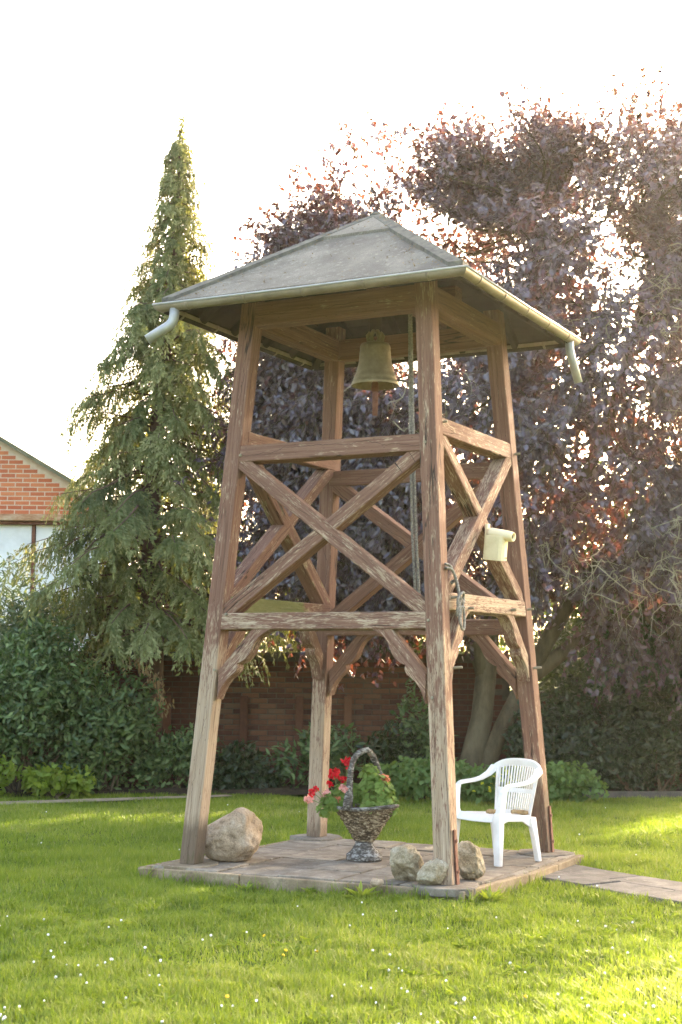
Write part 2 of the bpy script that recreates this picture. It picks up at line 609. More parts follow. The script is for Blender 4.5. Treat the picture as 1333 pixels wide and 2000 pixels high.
def leaf_mesh(name, P, D, Nn, L, Wd, mat, parent=None, rnd=None, fold=0.3, droop=0.15, shape=(0.32, 0.68, 1.0, 0.8), kind=None, simple=False):
    n = len(P)
    D = unit(D)
    S = unit(np.cross(D, Nn))
    U = np.cross(S, D)
    L = np.broadcast_to(np.asarray(L, float), (n,))[:, None]
    Wd = np.broadcast_to(np.asarray(Wd, float), (n,))[:, None]
    a, b, wa, wb = shape
    l1 = P + D * L * a + S * Wd * 0.5 * wa + U * Wd * fold * 0.5
    l2 = P + D * L * b + S * Wd * 0.5 * wb + U * (Wd * fold * 0.4 - droop * L * 0.4)
    tp = P + D * L - U * droop * L
    r2 = P + D * L * b - S * Wd * 0.5 * wb + U * (Wd * fold * 0.4 - droop * L * 0.4)
    r1 = P + D * L * a - S * Wd * 0.5 * wa + U * Wd * fold * 0.5
    if rnd is None: rnd = rng.random(n)
    if simple:
        V = np.stack([P, (r1 + r2) / 2, tp, (l1 + l2) / 2], 1).reshape(-1, 3)
        me = fast_mesh(name, V, np.arange(4 * n), np.arange(n) * 4)
        attr(me, "rnd", np.repeat(rnd, 4))
    else:
        V = np.stack([P, r1, r2, tp, l2, l1], 1).reshape(-1, 3)
        bb = np.arange(n)[:, None] * 6
        F = (bb + np.array([[0, 1, 2, 3, 0, 3, 4, 5]])).ravel()
        me = fast_mesh(name, V, F, np.arange(2 * n) * 4)
        attr(me, "rnd", np.repeat(rnd, 6))
    me.materials.append(mat)
    o = link(bpy.data.objects.new(name, me), parent)
    if kind: o["kind"] = kind
    return o


def rand_dir(n):
    return unit(rng.normal(size=(n, 3)))


def branch_pts(p0, p1, sag=0.0, wob=0.1, n=7, seed=0):
    p0, p1 = np.asarray(p0, float), np.asarray(p1, float)
    t = np.linspace(0, 1, n)[:, None]
    P = p0 * (1 - t) + p1 * t
    ln = np.linalg.norm(p1 - p0)
    r = np.random.default_rng(seed)
    ph = r.uniform(0, 6.28, 3)
    fr = r.uniform(2, 5, 3)
    P += wob * ln * 0.25 * np.sin(t * fr + ph) * np.sin(np.pi * t)
    P[:, 2:] -= sag * ln * (t ** 2)
    P[:, 2:] += sag * ln * 0.0
    return P


M_BARK = simple_mat("grey_green_bark", [(0.045, 0.033, 0.018), (0.095, 0.073, 0.042), (0.145, 0.118, 0.07)], 6, 0.9, 0.2, 0.7, 30, 0.02, vscale=(1, 1, 0.35))
M_TWIG = simple_mat("pale_bare_twigs", [(0.20, 0.17, 0.12), (0.33, 0.28, 0.20)], 12, 0.85, 0.2, 0)
M_BARKRED = simple_mat("reddish_conifer_bark", [(0.07, 0.04, 0.025), (0.15, 0.09, 0.055)], 8, 0.9, 0.2, 0.6, 30, 0.02, vscale=(1, 1, 0.3))
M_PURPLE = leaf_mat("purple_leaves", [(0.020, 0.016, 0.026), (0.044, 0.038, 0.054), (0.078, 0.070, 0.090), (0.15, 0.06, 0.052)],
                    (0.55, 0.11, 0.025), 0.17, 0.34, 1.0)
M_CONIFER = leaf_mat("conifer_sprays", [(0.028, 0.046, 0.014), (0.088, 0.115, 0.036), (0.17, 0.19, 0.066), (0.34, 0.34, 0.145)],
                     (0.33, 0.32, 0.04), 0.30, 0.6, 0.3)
M_LAUREL = leaf_mat("laurel_leaves", [(0.022, 0.045, 0.016), (0.058, 0.10, 0.031), (0.12, 0.18, 0.058), (0.20, 0.25, 0.09)],
                    (0.22, 0.36, 0.05), 0.22, 0.5, 0.4)
M_DARKLEAF = leaf_mat("dark_evergreen_leaves", [(0.009, 0.019, 0.007), (0.018, 0.036, 0.012), (0.035, 0.058, 0.019)],
                      (0.2, 0.28, 0.04), 0.2, 0.4, 0.45)
M_ELDER = leaf_mat("narrow_grey_green_leaves", [(0.04, 0.065, 0.035), (0.075, 0.11, 0.055), (0.12, 0.155, 0.08), (0.19, 0.15, 0.085)],
                   (0.25, 0.33, 0.07), 0.25, 0.5, 0.4)
M_LIME = leaf_mat("yellow_green_leaves", [(0.09, 0.14, 0.02), (0.17, 0.24, 0.03), (0.27, 0.33, 0.05)],
                  (0.5, 0.6, 0.06), 0.4, 0.5, 0.4)
M_COVER = leaf_mat("soft_lobed_leaves", [(0.05, 0.10, 0.025), (0.085, 0.155, 0.04), (0.13, 0.21, 0.06)],
                   (0.3, 0.45, 0.06), 0.3, 0.6, 0.3)
M_GERAN = leaf_mat("geranium_leaves", [(0.085, 0.15, 0.03), (0.15, 0.24, 0.05), (0.25, 0.34, 0.085)],
                   (0.35, 0.5, 0.07), 0.3, 0.6, 0.3)
M_IVY = leaf_mat("ivy_leaves", [(0.02, 0.04, 0.015), (0.035, 0.065, 0.022), (0.06, 0.10, 0.03)], (0.2, 0.3, 0.04), 0.2, 0.4, 0.5)
M_DEAD = leaf_mat("dry_tan_leaves", [(0.16, 0.10, 0.045), (0.28, 0.19, 0.09)], (0.4, 0.25, 0.1), 0.25, 0.7, 0.2)


# --- the tree with purple leaves
def purple_tree():
    C = np.array([3.75, 19.9, 5.75])
    R = np.array([5.2, 3.0, 4.3])
    root = empty("purple_leaved_tree", (1.95, 20.0, 0), 0, "tall purple leaved tree spreading behind the bell tower on the right", "tree")
    o = np.array([1.95, 20.0, 0.0])
    tr = MB()
    t1 = np.array([(1.72, 19.9, -0.05), (1.80, 19.92, .5), (1.92, 19.95, 1.0), (1.98, 20.0, 1.55), (2.05, 20.05, 2.3), (2.2, 20.1, 3.3), (2.5, 20.1, 4.6), (2.8, 20, 6.2), (3.0, 20, 8.2)])
    tr.tube(t1 - o, [.20, .165, .145, .14, .13, .12, .10, .07, .03], 14)
    tr.tube(np.array([(1.86, 19.9, 0.1), (2.2, 19.85, .9), (2.6, 19.8, 1.7), (3.1, 19.7, 2.6), (3.55, 19.6, 3.15), (4.3, 19.6, 3.5), (5.4, 19.6, 4.2), (6.3, 19.6, 5.5)]) - o,
            [.12, .12, .11, .10, .09, .08, .06, .03], 12)
    tr.tube(np.array([(2.5, 19.8, 1.5), (3.1, 19.9, 1.95), (3.7, 20, 2.35), (4.4, 20, 2.5), (5.3, 20, 2.9), (6.5, 20, 3.6)]) - o, [.11, .10, .085, .07, .05, .03], 10)
    tr.tube(np.array([(1.98, 20, 1.5), (1.7, 19.9, 2.4), (1.1, 19.7, 3.6), (.4, 19.5, 5.0), (-.3, 19.4, 6.4)]) - o, [.12, .10, .085, .06, .025], 10)
    tr.tube(np.array([(2.05, 20.05, 2.2), (2.9, 20.1, 3.3), (3.7, 20.2, 5.0), (4.3, 20.3, 7.0), (4.5, 20.3, 8.8)]) - o, [.12, .10, .08, .05, .02], 10)
    tr.build("trunk", M_BARK, root, True)
    skel = [t1[4:], np.array([(3.1, 19.7, 2.6), (4.3, 19.6, 3.5), (5.4, 19.6, 4.2), (6.3, 19.6, 5.5)]), np.array([(3.7, 20, 2.35), (5.3, 20, 2.9), (6.5, 20, 3.6)]),
            np.array([(1.7, 19.9, 2.4), (1.1, 19.7, 3.6), (.4, 19.5, 5.0), (-.3, 19.4, 6.4)]), np.array([(2.9, 20.1, 3.3), (3.7, 20.2, 5.0), (4.3, 20.3, 7.0), (4.5, 20.3, 8.8)])]
    nodes = np.concatenate([np.concatenate([s[i] + (s[i + 1] - s[i]) * np.linspace(0, 1, 5)[:, None] for i in range(len(s) - 1)]) for s in skel])
    br = MB()
    LP, LD, LN, LL, LR = [], [], [], [], []
    ends = []
    nb = 915
    for i in range(nb):
        if i > 735:
            if i > 860:
                e = np.array([-1.05, 20.2, 4.9]) + np.array([.7, .6, 1.9]) * rand_dir(1)[0] * rng.uniform(0.2, 1.0)
            elif i < 815:
                x_ = rng.uniform(-0.9, 3.2) if i < 800 else rng.uniform(3.0, 6.5)
                zt = np.interp(x_, [-1.1, -.4, .3, .9, 1.5, 2.1, 2.8, 3.5, 4.0, 4.7, 6.0], [7.2, 8.3, 8.95, 9.1, 8.7, 8.9, 9.05, 9.2, 9.6, 9.4, 8.7])
                e = np.array([x_, rng.uniform(19.1, 20.7), zt - abs(rng.normal(0, 0.75))])
            else:
                e = np.array([7.2, 20.0, 4.2]) + np.array([1.4, 1.1, 1.6]) * rand_dir(1)[0] * rng.uniform(0.3, 1.0)  # extra foliage out of view, added to shade the path from the sun
            ends.append(e)
            continue
        if i > 630:
            d = rand_dir(1)[0]
            if i > 675: e = np.array([-0.25, 19.7, 6.85]) + np.array([1.0, .8, 1.15]) * d * rng.uniform(0.4, 1.0)
            else: e = np.array([5.6, 19.9, 5.3]) + np.array([1.3, 1.0, 1.5]) * d * rng.uniform(0.3, 1.0)  # extra crown foliage out of view, added to keep sun off rails and platform
            ends.append(e)
            continue
        if i > 500:
            d = rand_dir(1)[0]
            e = np.array([0.15, 19.5, 4.1]) + np.array([1.75, 1.1, 2.1]) * d * rng.uniform(0.5, 1.0)
            lw = 1.95 if e[0] < -0.3 else 2.5
            if e[2] < lw: e[2] = lw + rng.uniform(0, 0.6)
            ends.append(e)
            continue
        d = rand_dir(1)[0]
        if d[1] > 0.55 and rng.random() < 0.55: d[1] *= -1
        lump = 0.86 + 0.2 * math.sin(d[0] * 5.1 + 1.3) * math.sin(d[2] * 4.3 + 0.4) + rng.uniform(-0.12, 0.10)
        rr = lump * (rng.uniform(0.88, 1.0) if rng.random() < 0.62 else rng.uniform(0.45, 0.85))
        e = C + R * d * rr
        # bottom edge of the crown: higher near the middle, drooping at both sides
        low = 2.35 if -0.2 < e[0] < 3.6 else 1.75
        if e[2] < low: e[2] = low + rng.uniform(0, 0.9)
        # the open window beside the trunk where the sky shows
        if 2.3 < e[0] < 3.4 and e[2] < 3.0: continue
        zt = np.interp(e[0], [-1.7, -1.1, -.4, .3, .9, 1.5, 2.1, 2.8, 3.5, 4.0, 4.7, 6.0, 9.0], [6.2, 7.3, 8.3, 8.95, 9.05, 8.6, 8.9, 9.05, 9.35, 9.7, 9.5, 8.8, 6.5])
        if e[2] > zt: e[2] = zt - abs(rng.normal(0, 0.35))
        if e[2] > zt - 1.6 and rng.random() < .15: continue
        ends.append(e)
    for bi, e in enumerate(ends):
        k = np.argmin(((nodes - e) ** 2).sum(1) + 1.2 * np.maximum(nodes[:, 2] - e[2] + 0.3, 0) ** 2)
        P = branch_pts(nodes[k], e, rng.uniform(-0.05, 0.12), 0.5, 8, bi)
        br.tube(P - o, list(np.linspace(0.032, 0.006, 8)), 5, False)
        top = (e[2] - C[2]) / R[2]
        out = unit((e - C)[None] / R)[0]
        ns = 22
        for s in range(ns):
            t = rng.uniform(0.45, 1.05)
            i0 = min(int(t * 7), 6)
            b0 = P[i0] + (P[i0 + 1] - P[i0]) * (t * 7 - i0)
            dd = rand_dir(1)[0] * 0.8 + out * 0.55
            if top > 0.35: dd[2] += 0.45
            else: dd[2] -= 0.35
            dd = dd / np.linalg.norm(dd)
            ln = rng.uniform(0.35, 0.85)
            sg = rng.uniform(0.1, 0.5) if top < 0.4 else rng.uniform(-0.1, 0.2)
            Q = branch_pts(b0, b0 + dd * ln, sg, 0.4, 5, bi * 50 + s)
            br.tube((Q - o)[[0, 2, 4]], [0.006, 0.004, 0.002], 3, False)
            m = int(ln * 23)
            tt = rng.uniform(0.1, 1.0, m) * 4
            ii = np.minimum(tt.astype(int), 3)
            b = Q[ii] + (Q[ii + 1] - Q[ii]) * (tt - ii)[:, None]
            tdir = unit(Q[ii + 1] - Q[ii])
            dl = unit(tdir * 0.5 + rand_dir(m) * 0.8 + np.array([0, -0.15, -0.45]))
            nl = unit(out * 0.7 + np.array([0, -0.25, 0.75]) + rand_dir(m) * 0.55)
            LP.append(b); LD.append(dl); LN.append(nl)
            LL.append(rng.uniform(0.06, 0.105, m))
            LR.append(np.clip(rng.normal(0.38 + 0.34 * top, 0.22, m), 0, 1))  # backlight put into colour: upper leaves lighter and redder, lower ones darker
    br.build("branches", M_BARK, root)
    LP = np.concatenate(LP) - o
    LL = np.concatenate(LL)
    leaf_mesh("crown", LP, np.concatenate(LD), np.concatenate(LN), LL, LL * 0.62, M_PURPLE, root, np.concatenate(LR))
    print("purple leaves", len(LP))
    # hanging bare twigs at the right
    tw = MB()
    for (cx, cy, cz, n, spread) in ((4.05, 17.6, 6.3, 26, 0.6), (3.9, 18.0, 3.0, 16, 0.45), (4.6, 17.6, 3.2, 26, 0.5), (4.4, 17.6, 2.2, 18, 0.5), (2.7, 18.3, 3.3, 12, 0.4), (4.8, 17.4, 5.6, 14, 0.7), (1.0, 18.0, 5.0, 8, 0.4)):
        for i in range(n):
            p = np.array([cx, cy, cz]) + rng.normal(0, spread, 3) * np.array([1, .5, .6])
            d = rand_dir(1)[0]; d[1] *= 0.4; d[2] = -abs(d[2]) * 0.8 + 0.25
            ln = rng.uniform(0.4, 1.0)
            Q = branch_pts(p, p + d * ln, rng.uniform(0.2, 0.7), 1.0, 7, 900 + i + int(cx * 100))
            tw.tube(Q - o, list(np.linspace(0.010, 0.003, 7)), 4, False)
            for j in range(3):
                q = Q[rng.integers(2, 6)]
                dd = rand_dir(1)[0]; dd[2] -= 0.5
                S = branch_pts(q, q + dd * rng.uniform(.12, .35), .3, 1.0, 4, i * 7 + j)
                tw.tube(S - o, [0.0045, 0.004, 0.003, 0.002], 3, False)
    tag(tw.build("bare_twigs", M_TWIG, root), kind="stuff")


purple_tree()


# --- the weeping conifer
def conifer(name, base, height, rad, label, seed, nbr, mat, group=None, skirt=1.6, lean=(0, 0), dens=1.0, size=1.0, droop=1.0, tip=0.9):
    r = np.random.default_rng(seed)
    root = empty(name, base, 0, label, "tree", group)
    tr = MB()
    zs = np.linspace(-0.05, height, 10)
    ax = lambda z: np.array([lean[0] * (z / height) ** 2 + 0.05 * math.sin(z * 1.1), lean[1] * (z / height), z])
    tr.tube([ax(z) for z in zs], list(np.linspace(0.2, 0.012, 10)), 10)
    tr.build("trunk", M_BARKRED, root, True)
    br = MB()
    LP, LD, LN, LL, LR = [], [], [], [], []
    for i in range(nbr):
        u = (i + r.random()) / nbr
        z = skirt + (height * 0.985 - skirt) * u ** 1.0
        f = 1 - (z - skirt) / (height - skirt)
        az = i * 2.39996 + r.uniform(-.4, .4)
        lump = 0.80 + 0.24 * math.sin(z * 2.6 + 2.2 * math.sin(az)) + r.uniform(-.24, .30)
        reach = rad * (0.03 + 0.97 * f ** tip) * lump + 0.05
        d = np.array([math.cos(az), math.sin(az), 0])
        a = ax(z)
        e = a + d * reach + np.array([0, 0, r.uniform(0.0, 0.45) * reach])
        P = branch_pts(a, e, 0.42 * droop, 0.25, 7, seed * 999 + i)
        br.tube(P, list(np.linspace(0.022 * (0.3 + f), 0.005, 7)), 4, False)
        ns = int((5 + 19 * reach) * dens)
        btone = r.normal(0, 0.13)
        for s in range(ns):
            t = r.uniform(0.12, 1.03) ** 0.62
            i0 = min(int(t * 6), 5)
            b0 = P[i0] + (P[i0 + 1] - P[i0]) * (t * 6 - i0)
            side = np.array([-d[1], d[0], 0]) * r.normal(0, 0.8) + d * r.uniform(0.1, 0.9)
            ln = r.uniform(0.12, 0.42) * (0.40 + 0.60 * min(1, reach * 1.2)) * size ** .3
            dd = side + np.array([0, 0, -1.0 * droop + r.normal(0, .25)])
            dd /= np.linalg.norm(dd)
            m = max(6, int(ln * 66 * dens ** .3))
            tt = r.uniform(0, 1, m) ** 0.85
            b = b0 + dd * (tt * ln)[:, None] + np.array([0, 0, -1.0]) * ((tt ** 2) * ln * 0.35 * droop)[:, None]
            wv = np.cross(dd, d); wv /= np.linalg.norm(wv) + 1e-6
            sgn = r.choice([-1, 1], m)[:, None]
            dl = unit(dd + wv * sgn * r.uniform(0.3, 1.1, (m, 1)) + np.array([0, 0, -0.35 * droop]) + r.normal(0, 0.2, (m, 3)))
            LP.append(b); LD.append(dl)
            LN.append(unit(np.array([d[0], d[1], 0.6]) + r.normal(0, 0.45, (m, 3))))
            LL.append(r.uniform(0.035, 0.08, m) * size)
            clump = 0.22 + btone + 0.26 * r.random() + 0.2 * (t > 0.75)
            LR.append(np.clip(clump + 0.3 * tt + r.normal(0, 0.1, m) - 0.08, 0, 1))  # lit tips and darker inner sprays put into the leaf colour
    br.build("branches", M_BARKRED, root)
    LL = np.concatenate(LL)
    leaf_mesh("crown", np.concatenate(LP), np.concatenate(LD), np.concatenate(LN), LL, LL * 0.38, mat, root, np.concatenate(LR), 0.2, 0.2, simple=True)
    print(name, "sprays", len(LL))
    return root


ct = conifer("weeping_conifer", (-2.62, 20.1, 0), 9.2, 1.95, "tall pointed weeping conifer with drooping sprays left of the tower", 3, 330, M_CONIFER, lean=(0.33, 0), skirt=2.05, tip=1.12, dens=1.55, size=1.05, droop=0.95)
P = np.stack([0.32 + rng.normal(0, .03, 160), rng.normal(0, .03, 160), rng.uniform(8.85, 9.42, 160)], 1)
leaf_mesh("leader", P, rng.normal(0, .5, P.shape) + np.array([0, 0, -.5]), rng.normal(0, 1, P.shape), 0.07, 0.026, M_CONIFER, ct, kind="stuff")
# dry drooping twig on the conifer's skirt
P = np.array([(-0.15, -0.9, 1.75), (0.1, -1.1, 1.7), (0.3, -1.15, 1.45), (0.4, -1.2, 1.1)])
Pb = np.concatenate([P[i] + (P[i + 1] - P[i]) * rng.random((40, 1)) for i in range(3)]) + rng.normal(0, .05, (120, 3))
leaf_mesh("dead_sprig", Pb, rng.normal(0, .3, (120, 3)) + np.array([0, 0, -1]), rng.normal(0, 1, (120, 3)), 0.075, 0.022, M_DEAD, ct, kind='stuff')


# --- shrubs
def shrub(name, base, size, label, mat, n, leaf, wl=0.4, group=None, seed=0, cat="shrub", stems=9, up=0.2, lumps=10, shell=0.6, drop=0.2, kindstem=None, zmin=0.05):
    r = np.random.default_rng(seed)
    root = empty(name, base, 0, label, cat, group)
    sx, sy, sz = size
    cent = []
    for i in range(lumps):
        a = r.uniform(0, 6.28)
        q = math.sqrt(r.random())
        zc = r.uniform(0.2, 0.82)
        wr = math.sqrt(max(0.05, 1 - (abs(zc - 0.35) / 0.75) ** 2))
        cent.append(((math.cos(a) * q * 0.72 * sx * wr, math.sin(a) * q * 0.72 * sy * wr, zc * sz), r.uniform(0.26, 0.44)))
    st = MB()
    for i in range(stems):
        c, _ = cent[i % lumps]
        Pp = branch_pts((c[0] * 0.15 + r.normal(0, .05), c[1] * 0.15 + r.normal(0, .05), -0.02), c, -0.05, 0.3, 6, seed * 31 + i)
        st.tube(Pp, list(np.linspace(0.022, 0.008, 6)), 5, False)
    st.build("stems", kindstem or M_BARK, root)
    LP, LN = [], []
    per = n // lumps
    for c, q in cent:
        d = unit(r.normal(size=(per, 3)))
        rad = np.where(r.random(per) < shell, r.uniform(0.82, 1.08, per), r.uniform(0.2, 0.9, per))
        p = np.array(c) + d * rad[:, None] * np.array([sx * q * 1.3, sy * q * 1.3, sz * q])
        LP.append(p)
        LN.append(unit(d + np.array([0, -0.2, 0.5]) + r.normal(0, 0.35, (per, 3))))
    P = np.concatenate(LP)
    Nl = np.concatenate(LN)
    k = P[:, 2] > zmin
    P, Nl = P[k], Nl[k]
    m = len(P)
    D = unit(r.normal(size=(m, 3)) * 0.75 + unit(P * np.array([1, 1, 0.3])) * 0.55 + np.array([0, -0.1, up - drop]))
    L = r.uniform(0.7, 1.25, m) * leaf
    leaf_mesh("foliage", P, D, Nl, L, L * wl, mat, root, np.clip(r.normal(0.4, 0.24, m), 0, 1))
    return root


shrub("laurel_shrub", (-4.05, 19.1, 0), (1.05, 0.75, 2.0), "broad glossy laurel shrub at the lawn edge far left", M_LAUREL, 9500, 0.095, 0.42, "laurel shrubs", 21, lumps=14)
shrub("laurel_shrub", (-3.05, 19.45, 0), (0.75, 0.6, 1.55), "lower glossy laurel shrub leaning right below the conifer", M_LAUREL, 5200, 0.105, 0.4, "laurel shrubs", 22, lumps=10)
shrub("narrow_leaved_shrub", (-4.35, 19.9, 0), (1.0, 0.6, 2.72), "tall loose grey green shrub against the white wall panel", M_ELDER, 7500, 0.13, 0.24, None, 23, lumps=13, up=0.1, drop=0.45)
shrub("yellow_green_bush", (-3.55, 18.65, 0), (0.55, 0.28, 0.36), "low yellow green bush at the foot of the laurel", M_LIME, 900, 0.10, 0.6, None, 24, lumps=11, stems=8)  # lime leaf colour paints in sunlight on the laurel's lowest leaves
shrub("lime_green_sapling", (-4.4, 18.45, 0), (0.5, 0.3, 0.42), "small lime green plant at the left picture edge", M_LIME, 700, 0.09, 0.5, None, 25, lumps=6)  # sunlight put into the lime leaf colour here too
shrub("wall_shrub", (-2.25, 19.7, 0), (0.65, 0.4, 0.8), "dark low shrub under the conifer beside the wall", M_LAUREL, 2300, 0.085, 0.5, None, 26, lumps=9)
shrub("wall_shrub", (-1.35, 19.85, 0), (0.6, 0.35, 0.62), "dark leafy shrub at the wall behind the left post", M_DARKLEAF, 2200, 0.09, 0.5, None, 27, lumps=9)
shrub("wall_shrub", (-0.35, 19.9, 0), (0.6, 0.3, 0.75), "upright dark shrub between wall piers behind the tower", M_LAUREL, 1500, 0.12, 0.36, None, 28, lumps=8)
shrub("wall_shrub", (0.55, 20.0, 0), (0.6, 0.3, 0.85), "dark shrub on the wall behind the flower basket", M_DARKLEAF, 1900, 0.10, 0.42, None, 29, lumps=8)
shrub("wall_shrub", (1.15, 20.15, 0), (0.45, 0.3, 1.3), "tall dark shrub left of the purple tree trunk", M_LAUREL, 1700, 0.11, 0.42, None, 30, lumps=8)
shrub("evergreen_bush", (2.75, 20.0, 0), (0.75, 0.5, 1.15), "dark evergreen bush right of the purple tree trunk", M_DARKLEAF, 4200, 0.095, 0.45, None, 31, lumps=10)
shrub("evergreen_bush", (3.75, 20.3, 0), (0.95, 0.6, 2.7), "tall dark evergreen bush right of the tower", M_DARKLEAF, 9500, 0.095, 0.45, None, 32, lumps=14)
shrub("evergreen_bush", (5.1, 20.3, 0), (1.1, 0.7, 2.6), "tall dark evergreen bush at the right picture edge", M_DARKLEAF, 9500, 0.095, 0.45, None, 33, lumps=14)
shrub("evergreen_bush", (4.2, 19.75, 0), (1.6, 0.4, 0.95), "low dark evergreen bush along the lawn at right", M_DARKLEAF, 6500, 0.09, 0.45, None, 34, lumps=14)
shrub("background_bush", (4.6, 23.6, 0), (2.3, 1.1, 4.6), "big dark green tree mass behind the purple tree at right", M_DARKLEAF, 15000, 0.13, 0.5, None, 35, lumps=20, cat="tree")
shrub("background_bush", (0.3, 23.4, 0), (2.0, 0.9, 3.9), "dark green bush rising behind the brick wall", M_DARKLEAF, 17000, 0.13, 0.5, None, 36, lumps=16, cat="shrub")
shrub("background_bush", (-2.7, 23.0, 0), (1.3, 0.8, 2.9), "dark bush behind the conifer trunk", M_DARKLEAF, 7000, 0.13, 0.5, None, 37, lumps=12, cat="shrub")
shrub("ground_cover_mound", (1.15, 18.65, 0), (0.85, 0.5, 0.5), "soft green ground cover mound behind the flower basket", M_COVER, 4200, 0.07, 0.85, None, 38, lumps=14, cat="plant", up=.35)
cov = shrub("ground_cover_mound", (2.35, 18.45, 0), (0.85, 0.55, 0.48), "soft green ground cover mound behind the white chair", M_COVER, 4600, 0.07, 0.85, None, 39, lumps=14, cat="plant", up=.35)
# yellow flowers in the ground cover
P = np.array([-0.35, -0.35, 0.30]) + rng.normal(0, 1, (70, 3)) * np.array([0.12, 0.1, 0.08])
leaf_mesh("yellow_bracts", P, rng.normal(0, 1, (70, 3)) + np.array([0, -0.5, 0.6]), rng.normal(0, .5, (70, 3)) + np.array([0, -.6, .8]), 0.05, 0.045,
          leaf_mat("yellow_flower_bracts", [(0.45, 0.5, 0.03), (0.65, 0.6, 0.05)], (0.7, 0.6, 0.05), 0.3, 0.6, 0.2), cov, kind='stuff')

# ------------------------------------------------------------------ bed edging, strip path
M_STRIP = simple_mat("trodden_earth_path", [(0.17, 0.125, 0.08), (0.27, 0.21, 0.14), (0.33, 0.27, 0.19)], 5, 0.95, 0.1, 0.5, 60, 0.01)
mb = MB()
n = len(STRIP) // 2
Vt = [(x, y, 0.022) for x, y in STRIP]
mb.add(Vt, [(i, i + 1, 2 * n - 2 - i, 2 * n - 1 - i) for i in range(n - 1)])
tag(mb.build("earth_path", M_STRIP), "narrow earth path along the planted bed", kind="structure")
M_SOIL = simple_mat("bed_soil", [(0.03, 0.022, 0.014), (0.06, 0.042, 0.026), (0.09, 0.065, 0.04)], 9, 0.95, 0.1, 0.8, 40, 0.03)
mb = MB()
bx = np.linspace(-7.5, 8.5, 33)
by = np.linspace(0, 1, 5)
V = []
for i, x in enumerate(bx):
    y0 = 17.05 + 0.52 * (x + 7) if x < -2.7 else (19.25 + 0.02 * x)
    y0 = min(y0, 19.25 + 0.02 * x)
    for t in by:
        V.append((x, y0 + t * (20.75 - y0), 0.018 + 0.05 * math.sin(math.pi * min(1, t * 1.2)) + 0.012 * math.sin(x * 7 + t * 9)))
F = [(i * 5 + j, (i + 1) * 5 + j, (i + 1) * 5 + j + 1, i * 5 + j + 1) for i in range(32) for j in range(4)]
mb.add(V, F)
tag(mb.build("soil_bed", M_SOIL, smooth=True), "dark soil bed under the shrubs", kind="structure")
# low timber edging boards along the bed
M_EDGE = simple_mat("weathered_edging_board", [(0.06, 0.05, 0.04), (0.13, 0.11, 0.085)], 10, 0.9, 0.2, 0.4, 40, 0.01)
edge = empty("bed_edging", (3.4, 19.3, 0), 0, "low dark edging boards along the bed at right", "edging")
for i in range(4):
    mb = MB()
    mb.box((-0.9 + i * 1.32, 0.02 * i, 0.04), (1.30, 0.04, 0.10), Matrix.Rotation(random.uniform(-.01, .01), 3, 'Y'))
    mb.build("board", M_EDGE, edge, bevel=0.006)


# ------------------------------------------------------------------ garden wall of bricks
def brick_mat(name, cols):
    m, nt, nd, lk, bs = new_mat(name)
    oi = nt.nodes.new("ShaderNodeObjectInfo")
    v = objvec(nt)
    n1 = tex_noise(nt, 14, 4, 0.6, v)
    k = math_n(nt, 'ADD', math_n(nt, 'MULTIPLY', oi.outputs['Random'], 0.6), math_n(nt, 'MULTIPLY', n1, 0.4))
    lk.new(ramp(nt, k, [(0.15 + 0.7 * i / (len(cols) - 1), c) for i, c in enumerate(cols)]).outputs[0], bs.inputs['Base Color'])
    bs.inputs['Roughness'].default_value = 0.9
    bs.inputs['Specular IOR Level'].default_value = 0.2
    bump(nt, bs, tex_noise(nt, 70, 4, 0.7, v), 0.4, 0.006)
    return m


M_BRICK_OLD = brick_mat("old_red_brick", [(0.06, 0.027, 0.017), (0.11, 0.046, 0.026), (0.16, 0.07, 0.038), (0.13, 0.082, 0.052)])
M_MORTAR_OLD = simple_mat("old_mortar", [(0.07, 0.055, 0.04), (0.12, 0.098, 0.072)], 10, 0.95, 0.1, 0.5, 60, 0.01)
M_BRICK_NEW = brick_mat("orange_red_brick", [(0.40, 0.10, 0.045), (0.50, 0.14, 0.06), (0.58, 0.20, 0.085)])
M_MORTAR_NEW = simple_mat("pale_mortar", [(0.52, 0.37, 0.26), (0.64, 0.50, 0.38)], 10, 0.95, 0.1, 0.3, 60, 0.006)
M_CONC = simple_mat("mossy_coping_stone", [(0.055, 0.05, 0.035), (0.12, 0.105, 0.075)], 7, 0.9, 0.2, 0.5, 50, 0.01)


def brick_mesh(l, h, d, c=0.006):
    mb = MB()
    mb.box((0, 0, 0), (l, d, h))
    me = mb.mesh("brick")
    import bmesh
    bm = bmesh.new()
    bm.from_mesh(me)
    ed = [e for e in bm.edges if all(v.co.y < 0 for v in e.verts)]
    bmesh.ops.bevel(bm, geom=ed, offset=c, segments=1, affect='EDGES')
    bm.to_mesh(me)
    bm.free()
    return me


WY = 20.8
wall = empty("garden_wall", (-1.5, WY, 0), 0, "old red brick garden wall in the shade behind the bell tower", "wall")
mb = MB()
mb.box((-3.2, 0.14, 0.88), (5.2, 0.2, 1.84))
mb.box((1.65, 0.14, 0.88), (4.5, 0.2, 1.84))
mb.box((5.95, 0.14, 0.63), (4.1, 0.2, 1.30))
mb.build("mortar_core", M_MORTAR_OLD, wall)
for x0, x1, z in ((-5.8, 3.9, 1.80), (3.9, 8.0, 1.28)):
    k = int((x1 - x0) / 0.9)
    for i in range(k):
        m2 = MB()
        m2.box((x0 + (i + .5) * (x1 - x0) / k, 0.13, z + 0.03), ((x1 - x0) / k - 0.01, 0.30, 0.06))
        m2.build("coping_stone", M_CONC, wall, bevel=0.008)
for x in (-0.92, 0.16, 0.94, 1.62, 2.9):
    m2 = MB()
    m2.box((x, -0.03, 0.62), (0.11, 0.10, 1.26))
    m2.build("pier", M_BRICK_OLD, wall, bevel=0.008)
